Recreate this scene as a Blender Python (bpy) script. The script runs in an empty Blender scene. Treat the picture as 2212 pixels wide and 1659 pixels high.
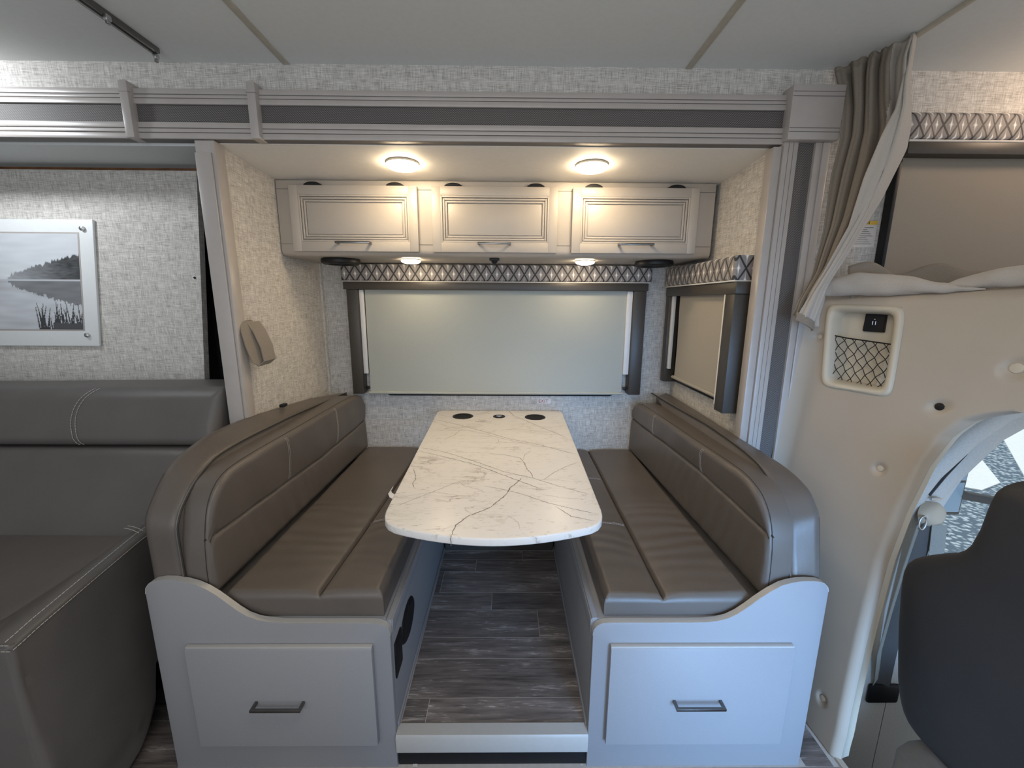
import bpy, bmesh, math, random
from mathutils import Vector, Matrix, noise
from math import sin, cos, pi, sqrt, exp
random.seed(7)
SC = bpy.context.scene
COL = SC.collection

# ------------------------------------------------------------------ camera, world, lights, exposure
cam_d = bpy.data.cameras.new('camera')
cam = bpy.data.objects.new('camera', cam_d); COL.objects.link(cam)
cam_d.sensor_fit = 'HORIZONTAL'; cam_d.sensor_width = 36.0
cam_d.lens = 896.2254 / 2212 * 36.0
cam_d.clip_start = 0.01; cam_d.clip_end = 200
_R = Vector((0.99994631, -0.00853585, 0.00587519)); _U = Vector((-0.00410612, 0.19417265, 0.98095878)); _F = Vector((0.00951412, 0.98093023, -0.19412718))
cam.matrix_world = Matrix(((_R.x, _U.x, -_F.x, 0.0), (_R.y, _U.y, -_F.y, -1.04), (_R.z, _U.z, -_F.z, 1.4142), (0, 0, 0, 1)))
SC.camera = cam

world = bpy.data.worlds.new('world'); SC.world = world; world.use_nodes = True
wn = world.node_tree.nodes['Background']
wn.inputs['Color'].default_value = (0.84, 0.91, 1.0, 1); wn.inputs['Strength'].default_value = 0.72

def light(name, kind, loc, energy, color, size=0.3, size_y=None, aim=None, spread=None):
    d = bpy.data.lights.new(name, kind); d.energy = energy; d.color = color
    if kind == 'AREA':
        d.size = size
        if size_y: d.shape = 'RECTANGLE'; d.size_y = size_y
        if spread: d.spread = spread
    elif kind == 'SUN': d.angle = size
    else: d.shadow_soft_size = size
    o = bpy.data.objects.new(name, d); COL.objects.link(o); o.location = loc
    if aim is not None:
        o.rotation_euler = (Vector(aim) - Vector(loc)).to_track_quat('-Z', 'Y').to_euler()
    return o
# sun outside on the drive (the roof and body shade the interior)
light('sun', 'SUN', (4, 6, 8), 2.6, (1.0, 0.97, 0.92), 0.02, aim=(2.6, 1.0, 0))
# open entry door behind the camera, towards the cab: cool daylight, low
light('door_daylight', 'AREA', (0.95, -1.75, 0.65), 11.0, (0.30, 0.57, 1.0), 0.6, 1.1, aim=(0.80, 0.0, 0.25), spread=1.15)
# galley window behind the camera
light('window_daylight', 'AREA', (-0.6, -2.0, 1.45), 9.0, (0.93, 0.96, 1.0), 1.4, 0.6, aim=(-0.5, 0.6, 1.0))
# ceiling lamp over the sofa, just above the frame
light('sofa_lamp', 'AREA', (-1.98, 0.16, 2.165), 4.6, (0.90, 0.95, 1.0), 0.16, 0.12, aim=(-1.85, 0.55, 1.95), spread=2.2)
# ceiling lamps of the galley, behind the camera
light('galley_lamp', 'AREA', (0.1, -0.75, 2.16), 8.0, (1.0, 0.92, 0.82), 0.9, 0.5, aim=(0.1, -0.6, 0))
# bunk lamp over the cab
light('bunk_lamp', 'POINT', (1.85, 0.22, 2.12), 3.6, (1.0, 0.72, 0.50), 0.05)

SC.view_settings.view_transform = 'Standard'; SC.view_settings.look = 'None'
SC.view_settings.gamma = 1.0; SC.view_settings.use_curve_mapping = False
SC.view_settings.exposure = 0.0

# ------------------------------------------------------------------ materials
def _mat(name):
    m = bpy.data.materials.new(name); m.use_nodes = True
    nt = m.node_tree; b = nt.nodes['Principled BSDF']
    return m, nt, b
def nn(nt, t, **kw):
    n = nt.nodes.new(t)
    for k, v in kw.items(): setattr(n, k, v)
    return n
def math_(nt, op, a, b=None, c=None):
    n = nt.nodes.new('ShaderNodeMath'); n.operation = op
    for i, x in enumerate((a, b, c)):
        if x is None: continue
        if isinstance(x, (int, float)): n.inputs[i].default_value = x
        else: nt.links.new(x, n.inputs[i])
    return n.outputs[0]
def coords(nt, kind='Object'):
    return nt.nodes.new('ShaderNodeTexCoord').outputs[kind]
def mapping(nt, vec, scale=(1, 1, 1), rot=(0, 0, 0), loc=(0, 0, 0)):
    n = nt.nodes.new('ShaderNodeMapping'); n.inputs['Scale'].default_value = scale; n.inputs['Rotation'].default_value = rot; n.inputs['Location'].default_value = loc
    nt.links.new(vec, n.inputs['Vector']); return n.outputs[0]
def noise_(nt, vec, scale, detail=3, rough=0.5):
    n = nt.nodes.new('ShaderNodeTexNoise'); n.inputs['Scale'].default_value = scale; n.inputs['Detail'].default_value = detail; n.inputs['Roughness'].default_value = rough
    nt.links.new(vec, n.inputs['Vector']); return n.outputs['Fac']
def ramp(nt, fac, stops):
    n = nt.nodes.new('ShaderNodeValToRGB'); cr = n.color_ramp
    while len(cr.elements) < len(stops): cr.elements.new(0.5)
    for e, (p, c) in zip(cr.elements, stops): e.position = p; e.color = (*c, 1)
    nt.links.new(fac, n.inputs[0]); return n.outputs[0]
def bump(nt, b, h, strength=0.3, dist=0.001):
    n = nt.nodes.new('ShaderNodeBump'); n.inputs['Strength'].default_value = strength; n.inputs['Distance'].default_value = dist
    nt.links.new(h, n.inputs['Height']); nt.links.new(n.outputs[0], b.inputs['Normal'])

def plain(name, col, rough=0.5, metal=0.0, nscale=60, var=0.06, bumps=0.0, bscale=300, spec=0.5, coat=0.0):
    m, nt, b = _mat(name); c = coords(nt)
    f = noise_(nt, c, nscale, 4)
    lo = tuple(max(0, x * (1 - var)) for x in col); hi = tuple(x * (1 + var) for x in col)
    nt.links.new(ramp(nt, f, [(0.3, lo), (0.7, hi)]), b.inputs['Base Color'])
    b.inputs['Roughness'].default_value = rough; b.inputs['Metallic'].default_value = metal
    b.inputs['Specular IOR Level'].default_value = spec; b.inputs['Coat Weight'].default_value = coat
    if bumps: bump(nt, b, noise_(nt, c, bscale, 3), bumps, 0.0008)
    return m

def linen(name, light_c, dark_c):
    m, nt, b = _mat(name); c = coords(nt)
    s = nn(nt, 'ShaderNodeSeparateXYZ'); nt.links.new(c, s.inputs[0])
    u = math_(nt, 'ADD', s.outputs[0], s.outputs[1]); z = s.outputs[2]
    def streak(su, sz, off):
        cb = nn(nt, 'ShaderNodeCombineXYZ')
        nt.links.new(math_(nt, 'MULTIPLY', u, su), cb.inputs[0]); nt.links.new(math_(nt, 'MULTIPLY', z, sz), cb.inputs[1]); cb.inputs[2].default_value = off
        return noise_(nt, cb.outputs[0], 1.0, 2, 0.6)
    h = streak(26, 330, 0); v = streak(330, 26, 5)
    big = streak(9, 60, 9); big2 = streak(60, 9, 12)
    f = math_(nt, 'ADD', math_(nt, 'MULTIPLY', h, 0.9), math_(nt, 'MULTIPLY', v, 0.9))
    f = math_(nt, 'ADD', f, math_(nt, 'ADD', math_(nt, 'MULTIPLY', big, 0.35), math_(nt, 'MULTIPLY', big2, 0.35)))
    f = math_(nt, 'MULTIPLY', f, 0.4)
    nt.links.new(ramp(nt, f, [(0.38, dark_c), (0.50, tuple((a + d) / 2 * 1.03 for a, d in zip(light_c, dark_c))), (0.62, light_c)]), b.inputs['Base Color'])
    b.inputs['Roughness'].default_value = 0.75
    bump(nt, b, f, 0.35, 0.001)
    return m

def wood_planks(name, base, lite, dark):
    m, nt, b = _mat(name); c = coords(nt)
    oi = nn(nt, 'ShaderNodeObjectInfo')
    add = nn(nt, 'ShaderNodeVectorMath', operation='ADD'); cb = nn(nt, 'ShaderNodeCombineXYZ')
    r = math_(nt, 'MULTIPLY', oi.outputs['Random'], 37.0)
    nt.links.new(r, cb.inputs[0]); nt.links.new(r, cb.inputs[1]); nt.links.new(c, add.inputs[0]); nt.links.new(cb.outputs[0], add.inputs[1])
    g = noise_(nt, mapping(nt, add.outputs[0], (7, 90, 1)), 1.0, 5, 0.65)
    g2 = noise_(nt, mapping(nt, add.outputs[0], (3, 22, 1)), 1.0, 4, 0.6)
    g3 = noise_(nt, mapping(nt, add.outputs[0], (18, 160, 1)), 1.0, 4, 0.7)
    f = math_(nt, 'ADD', math_(nt, 'MULTIPLY', g, 0.55), math_(nt, 'MULTIPLY', g2, 0.45))
    colr = ramp(nt, f, [(0.33, dark), (0.48, base), (0.60, tuple(x * 1.5 for x in base)), (0.72, lite)])
    mx = nn(nt, 'ShaderNodeMix', data_type='RGBA'); nt.links.new(ramp(nt, math_(nt, 'MULTIPLY', g3, g2), [(0.30, (0, 0, 0)), (0.42, (0.8, 0.8, 0.8))]), mx.inputs['Factor'])
    nt.links.new(colr, mx.inputs['A']); mx.inputs['B'].default_value = (*lite, 1)
    val = nn(nt, 'ShaderNodeHueSaturation'); nt.links.new(mx.outputs['Result'], val.inputs['Color'])
    nt.links.new(math_(nt, 'ADD', math_(nt, 'MULTIPLY', oi.outputs['Random'], 0.5), 0.75), val.inputs['Value'])
    nt.links.new(val.outputs[0], b.inputs['Base Color'])
    b.inputs['Roughness'].default_value = 0.42
    bump(nt, b, g, 0.25, 0.0008)
    return m

def leather(name, col, rough=0.42):
    m, nt, b = _mat(name); c = coords(nt)
    f = noise_(nt, c, 5, 3)
    nt.links.new(ramp(nt, f, [(0.3, tuple(x * 0.93 for x in col)), (0.7, tuple(x * 1.07 for x in col))]), b.inputs['Base Color'])
    b.inputs['Roughness'].default_value = rough; b.inputs['Specular IOR Level'].default_value = 0.45
    v = nn(nt, 'ShaderNodeTexVoronoi'); v.inputs['Scale'].default_value = 700; nt.links.new(c, v.inputs['Vector'])
    h = math_(nt, 'ADD', math_(nt, 'MULTIPLY', v.outputs['Distance'], 0.6), math_(nt, 'MULTIPLY', noise_(nt, c, 28, 3), 2.2))
    bump(nt, b, h, 0.22, 0.0012)
    return m

def marble(name):
    m, nt, b = _mat(name); c = coords(nt)
    warp = noise_(nt, c, 3.0, 4)
    cb = nn(nt, 'ShaderNodeVectorMath', operation='ADD'); w3 = nn(nt, 'ShaderNodeCombineXYZ')
    nt.links.new(math_(nt, 'MULTIPLY', warp, 0.5), w3.inputs[0]); nt.links.new(math_(nt, 'MULTIPLY', warp, 0.25), w3.inputs[1])
    nt.links.new(mapping(nt, c, (1.0, 2.6, 1), (0, 0, 0.75)), cb.inputs[0]); nt.links.new(w3.outputs[0], cb.inputs[1])
    n1 = noise_(nt, cb.outputs[0], 3.4, 6, 0.62)
    vein = math_(nt, 'ABSOLUTE', math_(nt, 'SUBTRACT', n1, 0.5))
    mask = noise_(nt, c, 5, 3)
    vv = math_(nt, 'ADD', math_(nt, 'MULTIPLY', vein, 12.0), math_(nt, 'MULTIPLY', mask, 1.2))
    veinc = ramp(nt, vv, [(0.42, (0.42, 0.38, 0.34)), (0.58, (0.72, 0.68, 0.63)), (0.85, (0.80, 0.765, 0.72))])
    sp = noise_(nt, mapping(nt, c, (30, 90, 30), (0, 0, -0.3)), 1.0, 4, 0.65)
    mx = nn(nt, 'ShaderNodeMix', data_type='RGBA', blend_type='MULTIPLY'); mx.inputs['Factor'].default_value = 1.0
    nt.links.new(veinc, mx.inputs['A']); nt.links.new(ramp(nt, sp, [(0.28, (0.68, 0.65, 0.60)), (0.41, (1, 1, 1))]), mx.inputs['B'])
    nt.links.new(mx.outputs['Result'], b.inputs['Base Color'])
    b.inputs['Roughness'].default_value = 0.30; b.inputs['Specular IOR Level'].default_value = 0.4
    return m

def diamond(name, pw, ph, z0):
    m, nt, b = _mat(name); c = coords(nt, 'Object')
    s = nn(nt, 'ShaderNodeSeparateXYZ'); nt.links.new(c, s.inputs[0])
    u = math_(nt, 'DIVIDE', math_(nt, 'ADD', s.outputs[0], s.outputs[1]), pw)
    v = math_(nt, 'DIVIDE', math_(nt, 'SUBTRACT', s.outputs[2], z0), ph)
    a = math_(nt, 'SUBTRACT', math_(nt, 'FRACT', math_(nt, 'ADD', math_(nt, 'ADD', u, v), 40.0)), 0.5)
    d = math_(nt, 'SUBTRACT', math_(nt, 'FRACT', math_(nt, 'ADD', math_(nt, 'SUBTRACT', u, v), 40.0)), 0.5)
    line = math_(nt, 'GREATER_THAN', math_(nt, 'MAXIMUM', math_(nt, 'ABSOLUTE', a), math_(nt, 'ABSOLUTE', d)), 0.428)
    p = math_(nt, 'ABSOLUTE', math_(nt, 'MULTIPLY', math_(nt, 'ADD', a, d), 0.5)); q = math_(nt, 'ABSOLUTE', math_(nt, 'MULTIPLY', math_(nt, 'SUBTRACT', a, d), 0.5))
    star = math_(nt, 'ADD', math_(nt, 'MULTIPLY', p, 5.0), math_(nt, 'MULTIPLY', q, 2.2))
    star = math_(nt, 'ADD', star, math_(nt, 'MULTIPLY', math_(nt, 'MULTIPLY', p, q), 60.0))
    strk = noise_(nt, mapping(nt, c, (500, 500, 60)), 1.0, 2, 0.6)
    star = math_(nt, 'ADD', star, math_(nt, 'MULTIPLY', math_(nt, 'SUBTRACT', strk, 0.5), 0.9))
    base = ramp(nt, star, [(0.15, (0.92, 0.90, 0.87)), (0.60, (0.50, 0.475, 0.45)), (1.2, (0.24, 0.22, 0.21))])
    mx = nn(nt, 'ShaderNodeMix', data_type='RGBA'); nt.links.new(line, mx.inputs['Factor']); nt.links.new(base, mx.inputs['A']); mx.inputs['B'].default_value = (0.022, 0.02, 0.022, 1)
    nt.links.new(mx.outputs['Result'], b.inputs['Base Color']); b.inputs['Roughness'].default_value = 0.55
    b.inputs['Sheen Weight'].default_value = 0.2
    return m

def meshfab(name, ca, cb_):
    m, nt, b = _mat(name); c = coords(nt)
    w = nn(nt, 'ShaderNodeTexWave'); w.inputs['Scale'].default_value = 70; nt.links.new(mapping(nt, c, (1, 1, 1), (0, 0.7, 0)), w.inputs['Vector'])
    w2 = nn(nt, 'ShaderNodeTexWave'); w2.inputs['Scale'].default_value = 70; nt.links.new(mapping(nt, c, (1, 1, 1), (0, -0.7, 0)), w2.inputs['Vector'])
    f = math_(nt, 'MULTIPLY', w.outputs['Fac'], w2.outputs['Fac'])
    nt.links.new(ramp(nt, f, [(0.05, ca), (0.5, cb_)]), b.inputs['Base Color']); b.inputs['Roughness'].default_value = 0.6
    bump(nt, b, f, 0.4, 0.001)
    return m

def emit(name, col, strength):
    m, nt, b = _mat(name)
    b.inputs['Base Color'].default_value = (*col, 1); b.inputs['Emission Color'].default_value = (*col, 1); b.inputs['Emission Strength'].default_value = strength
    f = noise_(nt, coords(nt), 40, 2); nt.links.new(ramp(nt, f, [(0.3, tuple(x * 0.98 for x in col)), (0.7, col)]), b.inputs['Base Color'])
    return m

def glassm(name, alpha=0.12):
    m, nt, b = _mat(name)
    out = nt.nodes['Material Output']; t = nn(nt, 'ShaderNodeBsdfTransparent'); t.inputs[0].default_value = (0.93, 0.98, 1, 1)
    g = nn(nt, 'ShaderNodeBsdfGlossy'); g.inputs['Roughness'].default_value = 0.02
    mx = nn(nt, 'ShaderNodeMixShader'); mx.inputs[0].default_value = alpha * 0.5
    nt.links.new(t.outputs[0], mx.inputs[1]); nt.links.new(g.outputs[0], mx.inputs[2]); nt.links.new(mx.outputs[0], out.inputs['Surface'])
    return m

MT = {}
MT['linen'] = linen('linen_wallpaper', (0.72, 0.695, 0.655), (0.30, 0.28, 0.255))
MT['ceiling'] = plain('ceiling_vinyl', (0.68, 0.70, 0.69), 0.55, bumps=0.08, bscale=220, var=0.02)
MT['niche_ceiling'] = plain('niche_ceiling_vinyl', (0.80, 0.775, 0.73), 0.6, bumps=0.12, bscale=260, var=0.02)
MT['paint'] = plain('greige_cabinet_paint', (0.44, 0.40, 0.355), 0.38, nscale=8, var=0.02, bumps=0.06, bscale=160)
MT['paint_dark'] = plain('greige_shadow_gap', (0.10, 0.092, 0.085), 0.6)
MT['panel'] = plain('grey_laminate', (0.27, 0.27, 0.282), 0.52, nscale=300, var=0.03, bumps=0.05, bscale=500)
MT['edge'] = plain('pale_edge_band', (0.44, 0.425, 0.40), 0.4, var=0.02)
MT['trim'] = plain('grey_vinyl_trim', (0.42, 0.385, 0.36), 0.30, nscale=20, var=0.03)
MT['trim_groove'] = plain('trim_groove', (0.13, 0.12, 0.115), 0.5)
MT['mesh_strip'] = meshfab('woven_dark_strip', (0.035, 0.032, 0.03), (0.23, 0.21, 0.20))
MT['leather'] = leather('taupe_leather', (0.118, 0.100, 0.086), 0.36)
MT['leather_sofa'] = leather('taupe_leather_sofa', (0.118, 0.108, 0.101), 0.42)
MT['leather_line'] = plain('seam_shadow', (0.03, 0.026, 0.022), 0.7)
MT['thread'] = plain('grey_thread', (0.46, 0.43, 0.39), 0.7)
MT['marble'] = marble('marble_laminate')
MT['vein'] = plain('marble_vein', (0.22, 0.19, 0.165), 0.35, nscale=45, var=0.35)
MT['vein_pale'] = plain('marble_vein_pale', (0.38, 0.34, 0.30), 0.35, nscale=45, var=0.25)
MT['black'] = plain('black_plastic', (0.010, 0.010, 0.011), 0.45, spec=0.3)
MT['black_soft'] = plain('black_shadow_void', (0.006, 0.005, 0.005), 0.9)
MT['chrome'] = plain('dark_chrome', (0.20, 0.19, 0.18), 0.25, 1.0)
MT['steel'] = plain('brushed_steel', (0.55, 0.55, 0.54), 0.3, 1.0)
MT['bronze'] = plain('dark_bronze_blind_case', (0.050, 0.043, 0.035), 0.42, bumps=0.05)
MT['shade'] = plain('grey_green_shade_fabric', (0.40, 0.41, 0.365), 0.62, nscale=400, var=0.04)
MT['shade_tan'] = plain('tan_shade_fabric', (0.37, 0.34, 0.29), 0.62, nscale=400, var=0.04)
MT['shade_cab'] = plain('taupe_shade_fabric', (0.25, 0.215, 0.17), 0.5, nscale=400, var=0.04)
MT['white'] = plain('white_plastic', (0.72, 0.71, 0.69), 0.45, var=0.02)
MT['piping'] = plain('white_piping', (0.62, 0.60, 0.57), 0.6)
MT['frame_white'] = plain('white_picture_frame', (0.74, 0.76, 0.76), 0.3, var=0.01)
MT['wood'] = plain('raw_brown_wood', (0.20, 0.085, 0.030), 0.6, nscale=14, var=0.4)
MT['plank'] = wood_planks('grey_brown_vinyl_wood', (0.150, 0.128, 0.118), (0.62, 0.57, 0.53), (0.045, 0.038, 0.035))
MT['grout'] = plain('pale_joint', (0.50, 0.46, 0.42), 0.6)
MT['carpet'] = plain('dark_speckled_carpet', (0.05, 0.045, 0.04), 0.95, nscale=420, var=0.9, bumps=1.0, bscale=400)
MT['diamond'] = diamond('diamond_valance_fabric', 0.0575, 0.088, 0.037)
MT['diamond_r'] = diamond('diamond_valance_fabric_side', 0.0575, 0.092, 0.044)
MT['diamond_c'] = diamond('diamond_valance_fabric_cab', 0.043, 0.078, 0.047)
MT['glow'] = emit('warm_lamp_glass', (1.0, 0.78, 0.50), 66.0)
MT['glow_s'] = emit('warm_puck_glass', (1.0, 0.80, 0.54), 55.0)
MT['lamp_ring'] = plain('lamp_ring', (0.85, 0.78, 0.62), 0.4)
MT['beige'] = plain('beige_moulded_plastic', (0.43, 0.37, 0.30), 0.42, nscale=5, var=0.03, bumps=0.10, bscale=420)
MT['beige_l'] = plain('light_beige_plastic', (0.54, 0.48, 0.38), 0.40, nscale=5, var=0.03)
MT['cab_trim'] = plain('grey_cab_trim', (0.58, 0.58, 0.55), 0.5, nscale=200, var=0.08, bumps=0.1)
MT['belt'] = plain('grey_belt_webbing', (0.30, 0.32, 0.30), 0.55, nscale=500, var=0.15)
MT['belt_dark'] = plain('dark_belt_webbing', (0.10, 0.10, 0.10), 0.6, nscale=500, var=0.15)
MT['seat_dark'] = leather('charcoal_seat_fabric', (0.036, 0.034, 0.034), 0.6)
MT['seat_tan'] = plain('tan_seat_plastic', (0.20, 0.165, 0.13), 0.5)
MT['curtain'] = plain('taupe_curtain_cloth', (0.24, 0.205, 0.165), 0.9, nscale=300, var=0.08, bumps=0.3, bscale=600)
MT['lining'] = plain('cream_curtain_lining', (0.44, 0.40, 0.355), 0.85, nscale=300, var=0.05, bumps=0.3, bscale=600)
MT['cream'] = plain('cream_seam_strip', (0.50, 0.47, 0.39), 0.5)
MT['red'] = plain('dark_red_ink', (0.30, 0.05, 0.05), 0.5)
MT['ink'] = plain('black_ink', (0.02, 0.02, 0.02), 0.5)
MT['yellow'] = plain('yellow_label', (0.75, 0.48, 0.06), 0.5)
MT['label'] = plain('pale_label', (0.68, 0.64, 0.60), 0.5)
MT['paper'] = plain('white_paper', (0.7, 0.7, 0.68), 0.7)
MT['gravel'] = None
MT['glass'] = glassm('clear_glass')
MT['mirror_face'] = plain('mirror_reflection_blue', (0.36, 0.52, 0.70), 0.25, nscale=3, var=0.1)
MT['concrete'] = plain('pale_concrete', (0.80, 0.80, 0.78), 0.8, nscale=20, var=0.04)
def gravel():
    m, nt, b = _mat('grey_gravel'); c = coords(nt)
    v = nn(nt, 'ShaderNodeTexVoronoi'); v.inputs['Scale'].default_value = 20; nt.links.new(c, v.inputs['Vector'])
    f = math_(nt, 'ADD', v.outputs['Distance'], math_(nt, 'MULTIPLY', noise_(nt, c, 14, 4, .7), 0.8))
    nt.links.new(ramp(nt, f, [(0.45, (0.55, 0.60, 0.62)), (0.75, (0.30, 0.36, 0.40)), (0.95, (0.05, 0.09, 0.13))]), b.inputs['Base Color']); b.inputs['Roughness'].default_value = 0.9
    return m
MT['gravel'] = gravel()

# ------------------------------------------------------------------ mesh helpers
WORLD = {}
def nb(): return bmesh.new()
def _merge(dst, src, mi=0):
    for f in src.faces: f.material_index = mi
    me = bpy.data.meshes.new('tmp'); src.to_mesh(me); src.free(); dst.from_mesh(me); bpy.data.meshes.remove(me)
def box(bm, x0, x1, y0, y1, z0, z1, bev=0.0, seg=2, mi=0):
    t = bmesh.new(); bmesh.ops.create_cube(t, size=1.0)
    for v in t.verts: v.co = Vector((x0 + (v.co.x + .5) * (x1 - x0), y0 + (v.co.y + .5) * (y1 - y0), z0 + (v.co.z + .5) * (z1 - z0)))
    if bev: bmesh.ops.bevel(t, geom=t.edges[:], offset=bev, segments=seg, profile=0.5, affect='EDGES')
    _merge(bm, t, mi); return bm
def prism(bm, pts, axis, a0, a1, bev=0.0, seg=2, mi=0):
    def P(p, a): return {'x': (a, p[0], p[1]), 'y': (p[0], a, p[1]), 'z': (p[0], p[1], a)}[axis]
    t = bmesh.new()
    A = [t.verts.new(P(p, a0)) for p in pts]; B = [t.verts.new(P(p, a1)) for p in pts]
    f0 = t.faces.new(A); f1 = t.faces.new(list(reversed(B)))
    n = len(pts)
    for i in range(n): t.faces.new((A[i], B[i], B[(i + 1) % n], A[(i + 1) % n]))
    bmesh.ops.recalc_face_normals(t, faces=t.faces)
    if bev:
        es = [e for e in t.edges if (e in f0.edges or e in f1.edges)]
        bmesh.ops.bevel(t, geom=es, offset=bev, segments=seg, profile=0.5, affect='EDGES')
    _merge(bm, t, mi); return bm
def frame_xyz(axis):
    a = Vector(axis).normalized(); h = Vector((0, 0, 1)) if abs(a.z) < .9 else Vector((1, 0, 0))
    u = a.cross(h).normalized(); v = a.cross(u).normalized(); return a, u, v
def lathe(bm, c, axis, prof, n=32, mi=0, sx=1.0):
    """prof: list of (radius, height along axis)"""
    a, u, v = frame_xyz(axis); c = Vector(c); t = bmesh.new(); rings = []
    for r, h in prof:
        if r < 1e-6: rings.append([t.verts.new(c + a * h)])
        else: rings.append([t.verts.new(c + a * h + u * (r * cos(2 * pi * i / n) * sx) + v * (r * sin(2 * pi * i / n))) for i in range(n)])
    for A, B in zip(rings, rings[1:]):
        for i in range(n):
            j = (i + 1) % n
            if len(A) == 1 and len(B) == 1: continue
            if len(A) == 1: t.faces.new((A[0], B[i], B[j]))
            elif len(B) == 1: t.faces.new((A[i], B[0], A[j]))
            else: t.faces.new((A[i], B[i], B[j], A[j]))
    bmesh.ops.recalc_face_normals(t, faces=t.faces); _merge(bm, t, mi); return bm
def cyl(bm, p0, p1, r, n=20, mi=0):
    p0 = Vector(p0); p1 = Vector(p1); L = (p1 - p0).length
    return lathe(bm, p0, p1 - p0, [(0, 0), (r * .92, 0), (r, r * .08), (r, L - r * .08), (r * .92, L), (0, L)], n, mi)
def tube(bm, pts, r, n=8, closed=False, mi=0, taper=None):
    pts = [Vector(p) for p in pts]; t = bmesh.new(); rings = []; N = len(pts); pu = None
    for i, p in enumerate(pts):
        d = (pts[(i + 1) % N] - pts[i - 1]) if closed or 0 < i < N - 1 else (pts[1] - pts[0] if i == 0 else pts[-1] - pts[-2])
        d.normalize()
        if pu is None: _, u, _v = frame_xyz(d)
        else: u = (pu - d * pu.dot(d)); u.normalize()
        pu = u; v = d.cross(u); rr = r * (taper(i / (N - 1)) if taper else 1)
        rings.append([t.verts.new(p + u * (rr * cos(2 * pi * k / n)) + v * (rr * sin(2 * pi * k / n))) for k in range(n)])
    for i in range(N if closed else N - 1):
        A = rings[i]; B = rings[(i + 1) % N]
        for k in range(n): t.faces.new((A[k], B[k], B[(k + 1) % n], A[(k + 1) % n]))
    if not closed: t.faces.new(list(reversed(rings[0]))); t.faces.new(rings[-1])
    bmesh.ops.recalc_face_normals(t, faces=t.faces); _merge(bm, t, mi); return bm
def grid(bm, fn, nu, nv, mi=0, matfn=None, thick=None):
    t = bmesh.new(); V = [[t.verts.new(fn(i / nu, j / nv)) for j in range(nv + 1)] for i in range(nu + 1)]
    for i in range(nu):
        for j in range(nv):
            f = t.faces.new((V[i][j], V[i + 1][j], V[i + 1][j + 1], V[i][j + 1])); f.material_index = matfn(i / nu, j / nv) if matfn else mi
    if thick:
        bmesh.ops.recalc_face_normals(t, faces=t.faces)
        g = bmesh.ops.solidify(t, geom=t.faces[:] , thickness=thick)
    me = bpy.data.meshes.new('tmp'); t.to_mesh(me); t.free(); bm.from_mesh(me); bpy.data.meshes.remove(me); return bm
def ribbon(bm, pts, wdir, w, thick=0.0015, mi=0):
    """flat band along pts, width w in direction wdir"""
    pts = [Vector(p) for p in pts]; wd = Vector(wdir).normalized(); t = bmesh.new(); R = []
    for i, p in enumerate(pts):
        d = (pts[min(i + 1, len(pts) - 1)] - pts[max(i - 1, 0)]).normalized(); nrm = d.cross(wd).normalized()
        R.append([t.verts.new(p + wd * (w / 2 * a) + nrm * (thick / 2 * b)) for a, b in ((-1, -1), (1, -1), (1, 1), (-1, 1))])
    for A, B in zip(R, R[1:]):
        for k in range(4): t.faces.new((A[k], B[k], B[(k + 1) % 4], A[(k + 1) % 4]))
    t.faces.new(R[0]); t.faces.new(list(reversed(R[-1])))
    bmesh.ops.recalc_face_normals(t, faces=t.faces); _merge(bm, t, mi); return bm
def samp(a0, a1, n, r):
    L = a1 - a0; e = [0, .06, .2, .45, .75, 1.0]
    s = [a0 + r * x for x in e] + [a0 + r + (L - 2 * r) * i / n for i in range(1, n)] + [a1 - r * x for x in reversed(e)]
    return s
def slab(bm, a0, a1, bot, top, w0, w1, r, na, nbb, to3d, disp=None, mi=0, ra=None, groove=None):
    ra = ra or r; A = samp(a0, a1, na, ra); t = bmesh.new(); F = []; Bk = []
    for a in A:
        b0 = bot(a); b1 = max(top(a), b0 + 2.2 * r); Bs = samp(b0, b1, nbb, r)
        if groove: g_ = groove(a); Bs = sorted(Bs + [min(b1 - r * .5, g_ + o) for o in (-.014, -.009, -.0055, -.003, 0, .003, .0055, .009, .014)])
        sl = (top(min(a + .004, a1)) - top(max(a - .004, a0))) / .008; k = 1 / sqrt(1 + sl * sl)
        col = []; colb = []
        for b in Bs:
            d = min(a - a0, a1 - a, b - b0, (b1 - b) * k)
            e = 0 if d >= r else r - sqrt(max(0, r * r - (r - d) ** 2))
            dd = disp(a, b, d) if disp else 0
            col.append(t.verts.new(to3d(a, b, w1 - e + dd * min(1, max(0, d) / r)))); colb.append(t.verts.new(to3d(a, b, w0)))
        F.append(col); Bk.append(colb)
    n = len(A); m = len(F[0])
    for i in range(n - 1):
        for j in range(m - 1):
            t.faces.new((F[i][j], F[i + 1][j], F[i + 1][j + 1], F[i][j + 1])); t.faces.new((Bk[i][j], Bk[i][j + 1], Bk[i + 1][j + 1], Bk[i + 1][j]))
    loop = [(i, 0) for i in range(n)] + [(n - 1, j) for j in range(1, m)] + [(i, m - 1) for i in range(n - 2, -1, -1)] + [(0, j) for j in range(m - 2, 0, -1)]
    for q in range(len(loop)):
        i, j = loop[q]; k, l = loop[(q + 1) % len(loop)]
        t.faces.new((F[i][j], F[k][l], Bk[k][l], Bk[i][j]))
    bmesh.ops.recalc_face_normals(t, faces=t.faces); _merge(bm, t, mi); return bm
def interp(tab):
    def f(x):
        if x <= tab[0][0]: return tab[0][1]
        for (x0, y0), (x1, y1) in zip(tab, tab[1:]):
            if x <= x1: return y0 + (y1 - y0) * (x - x0) / (x1 - x0)
        return tab[-1][1]
    return f

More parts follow.
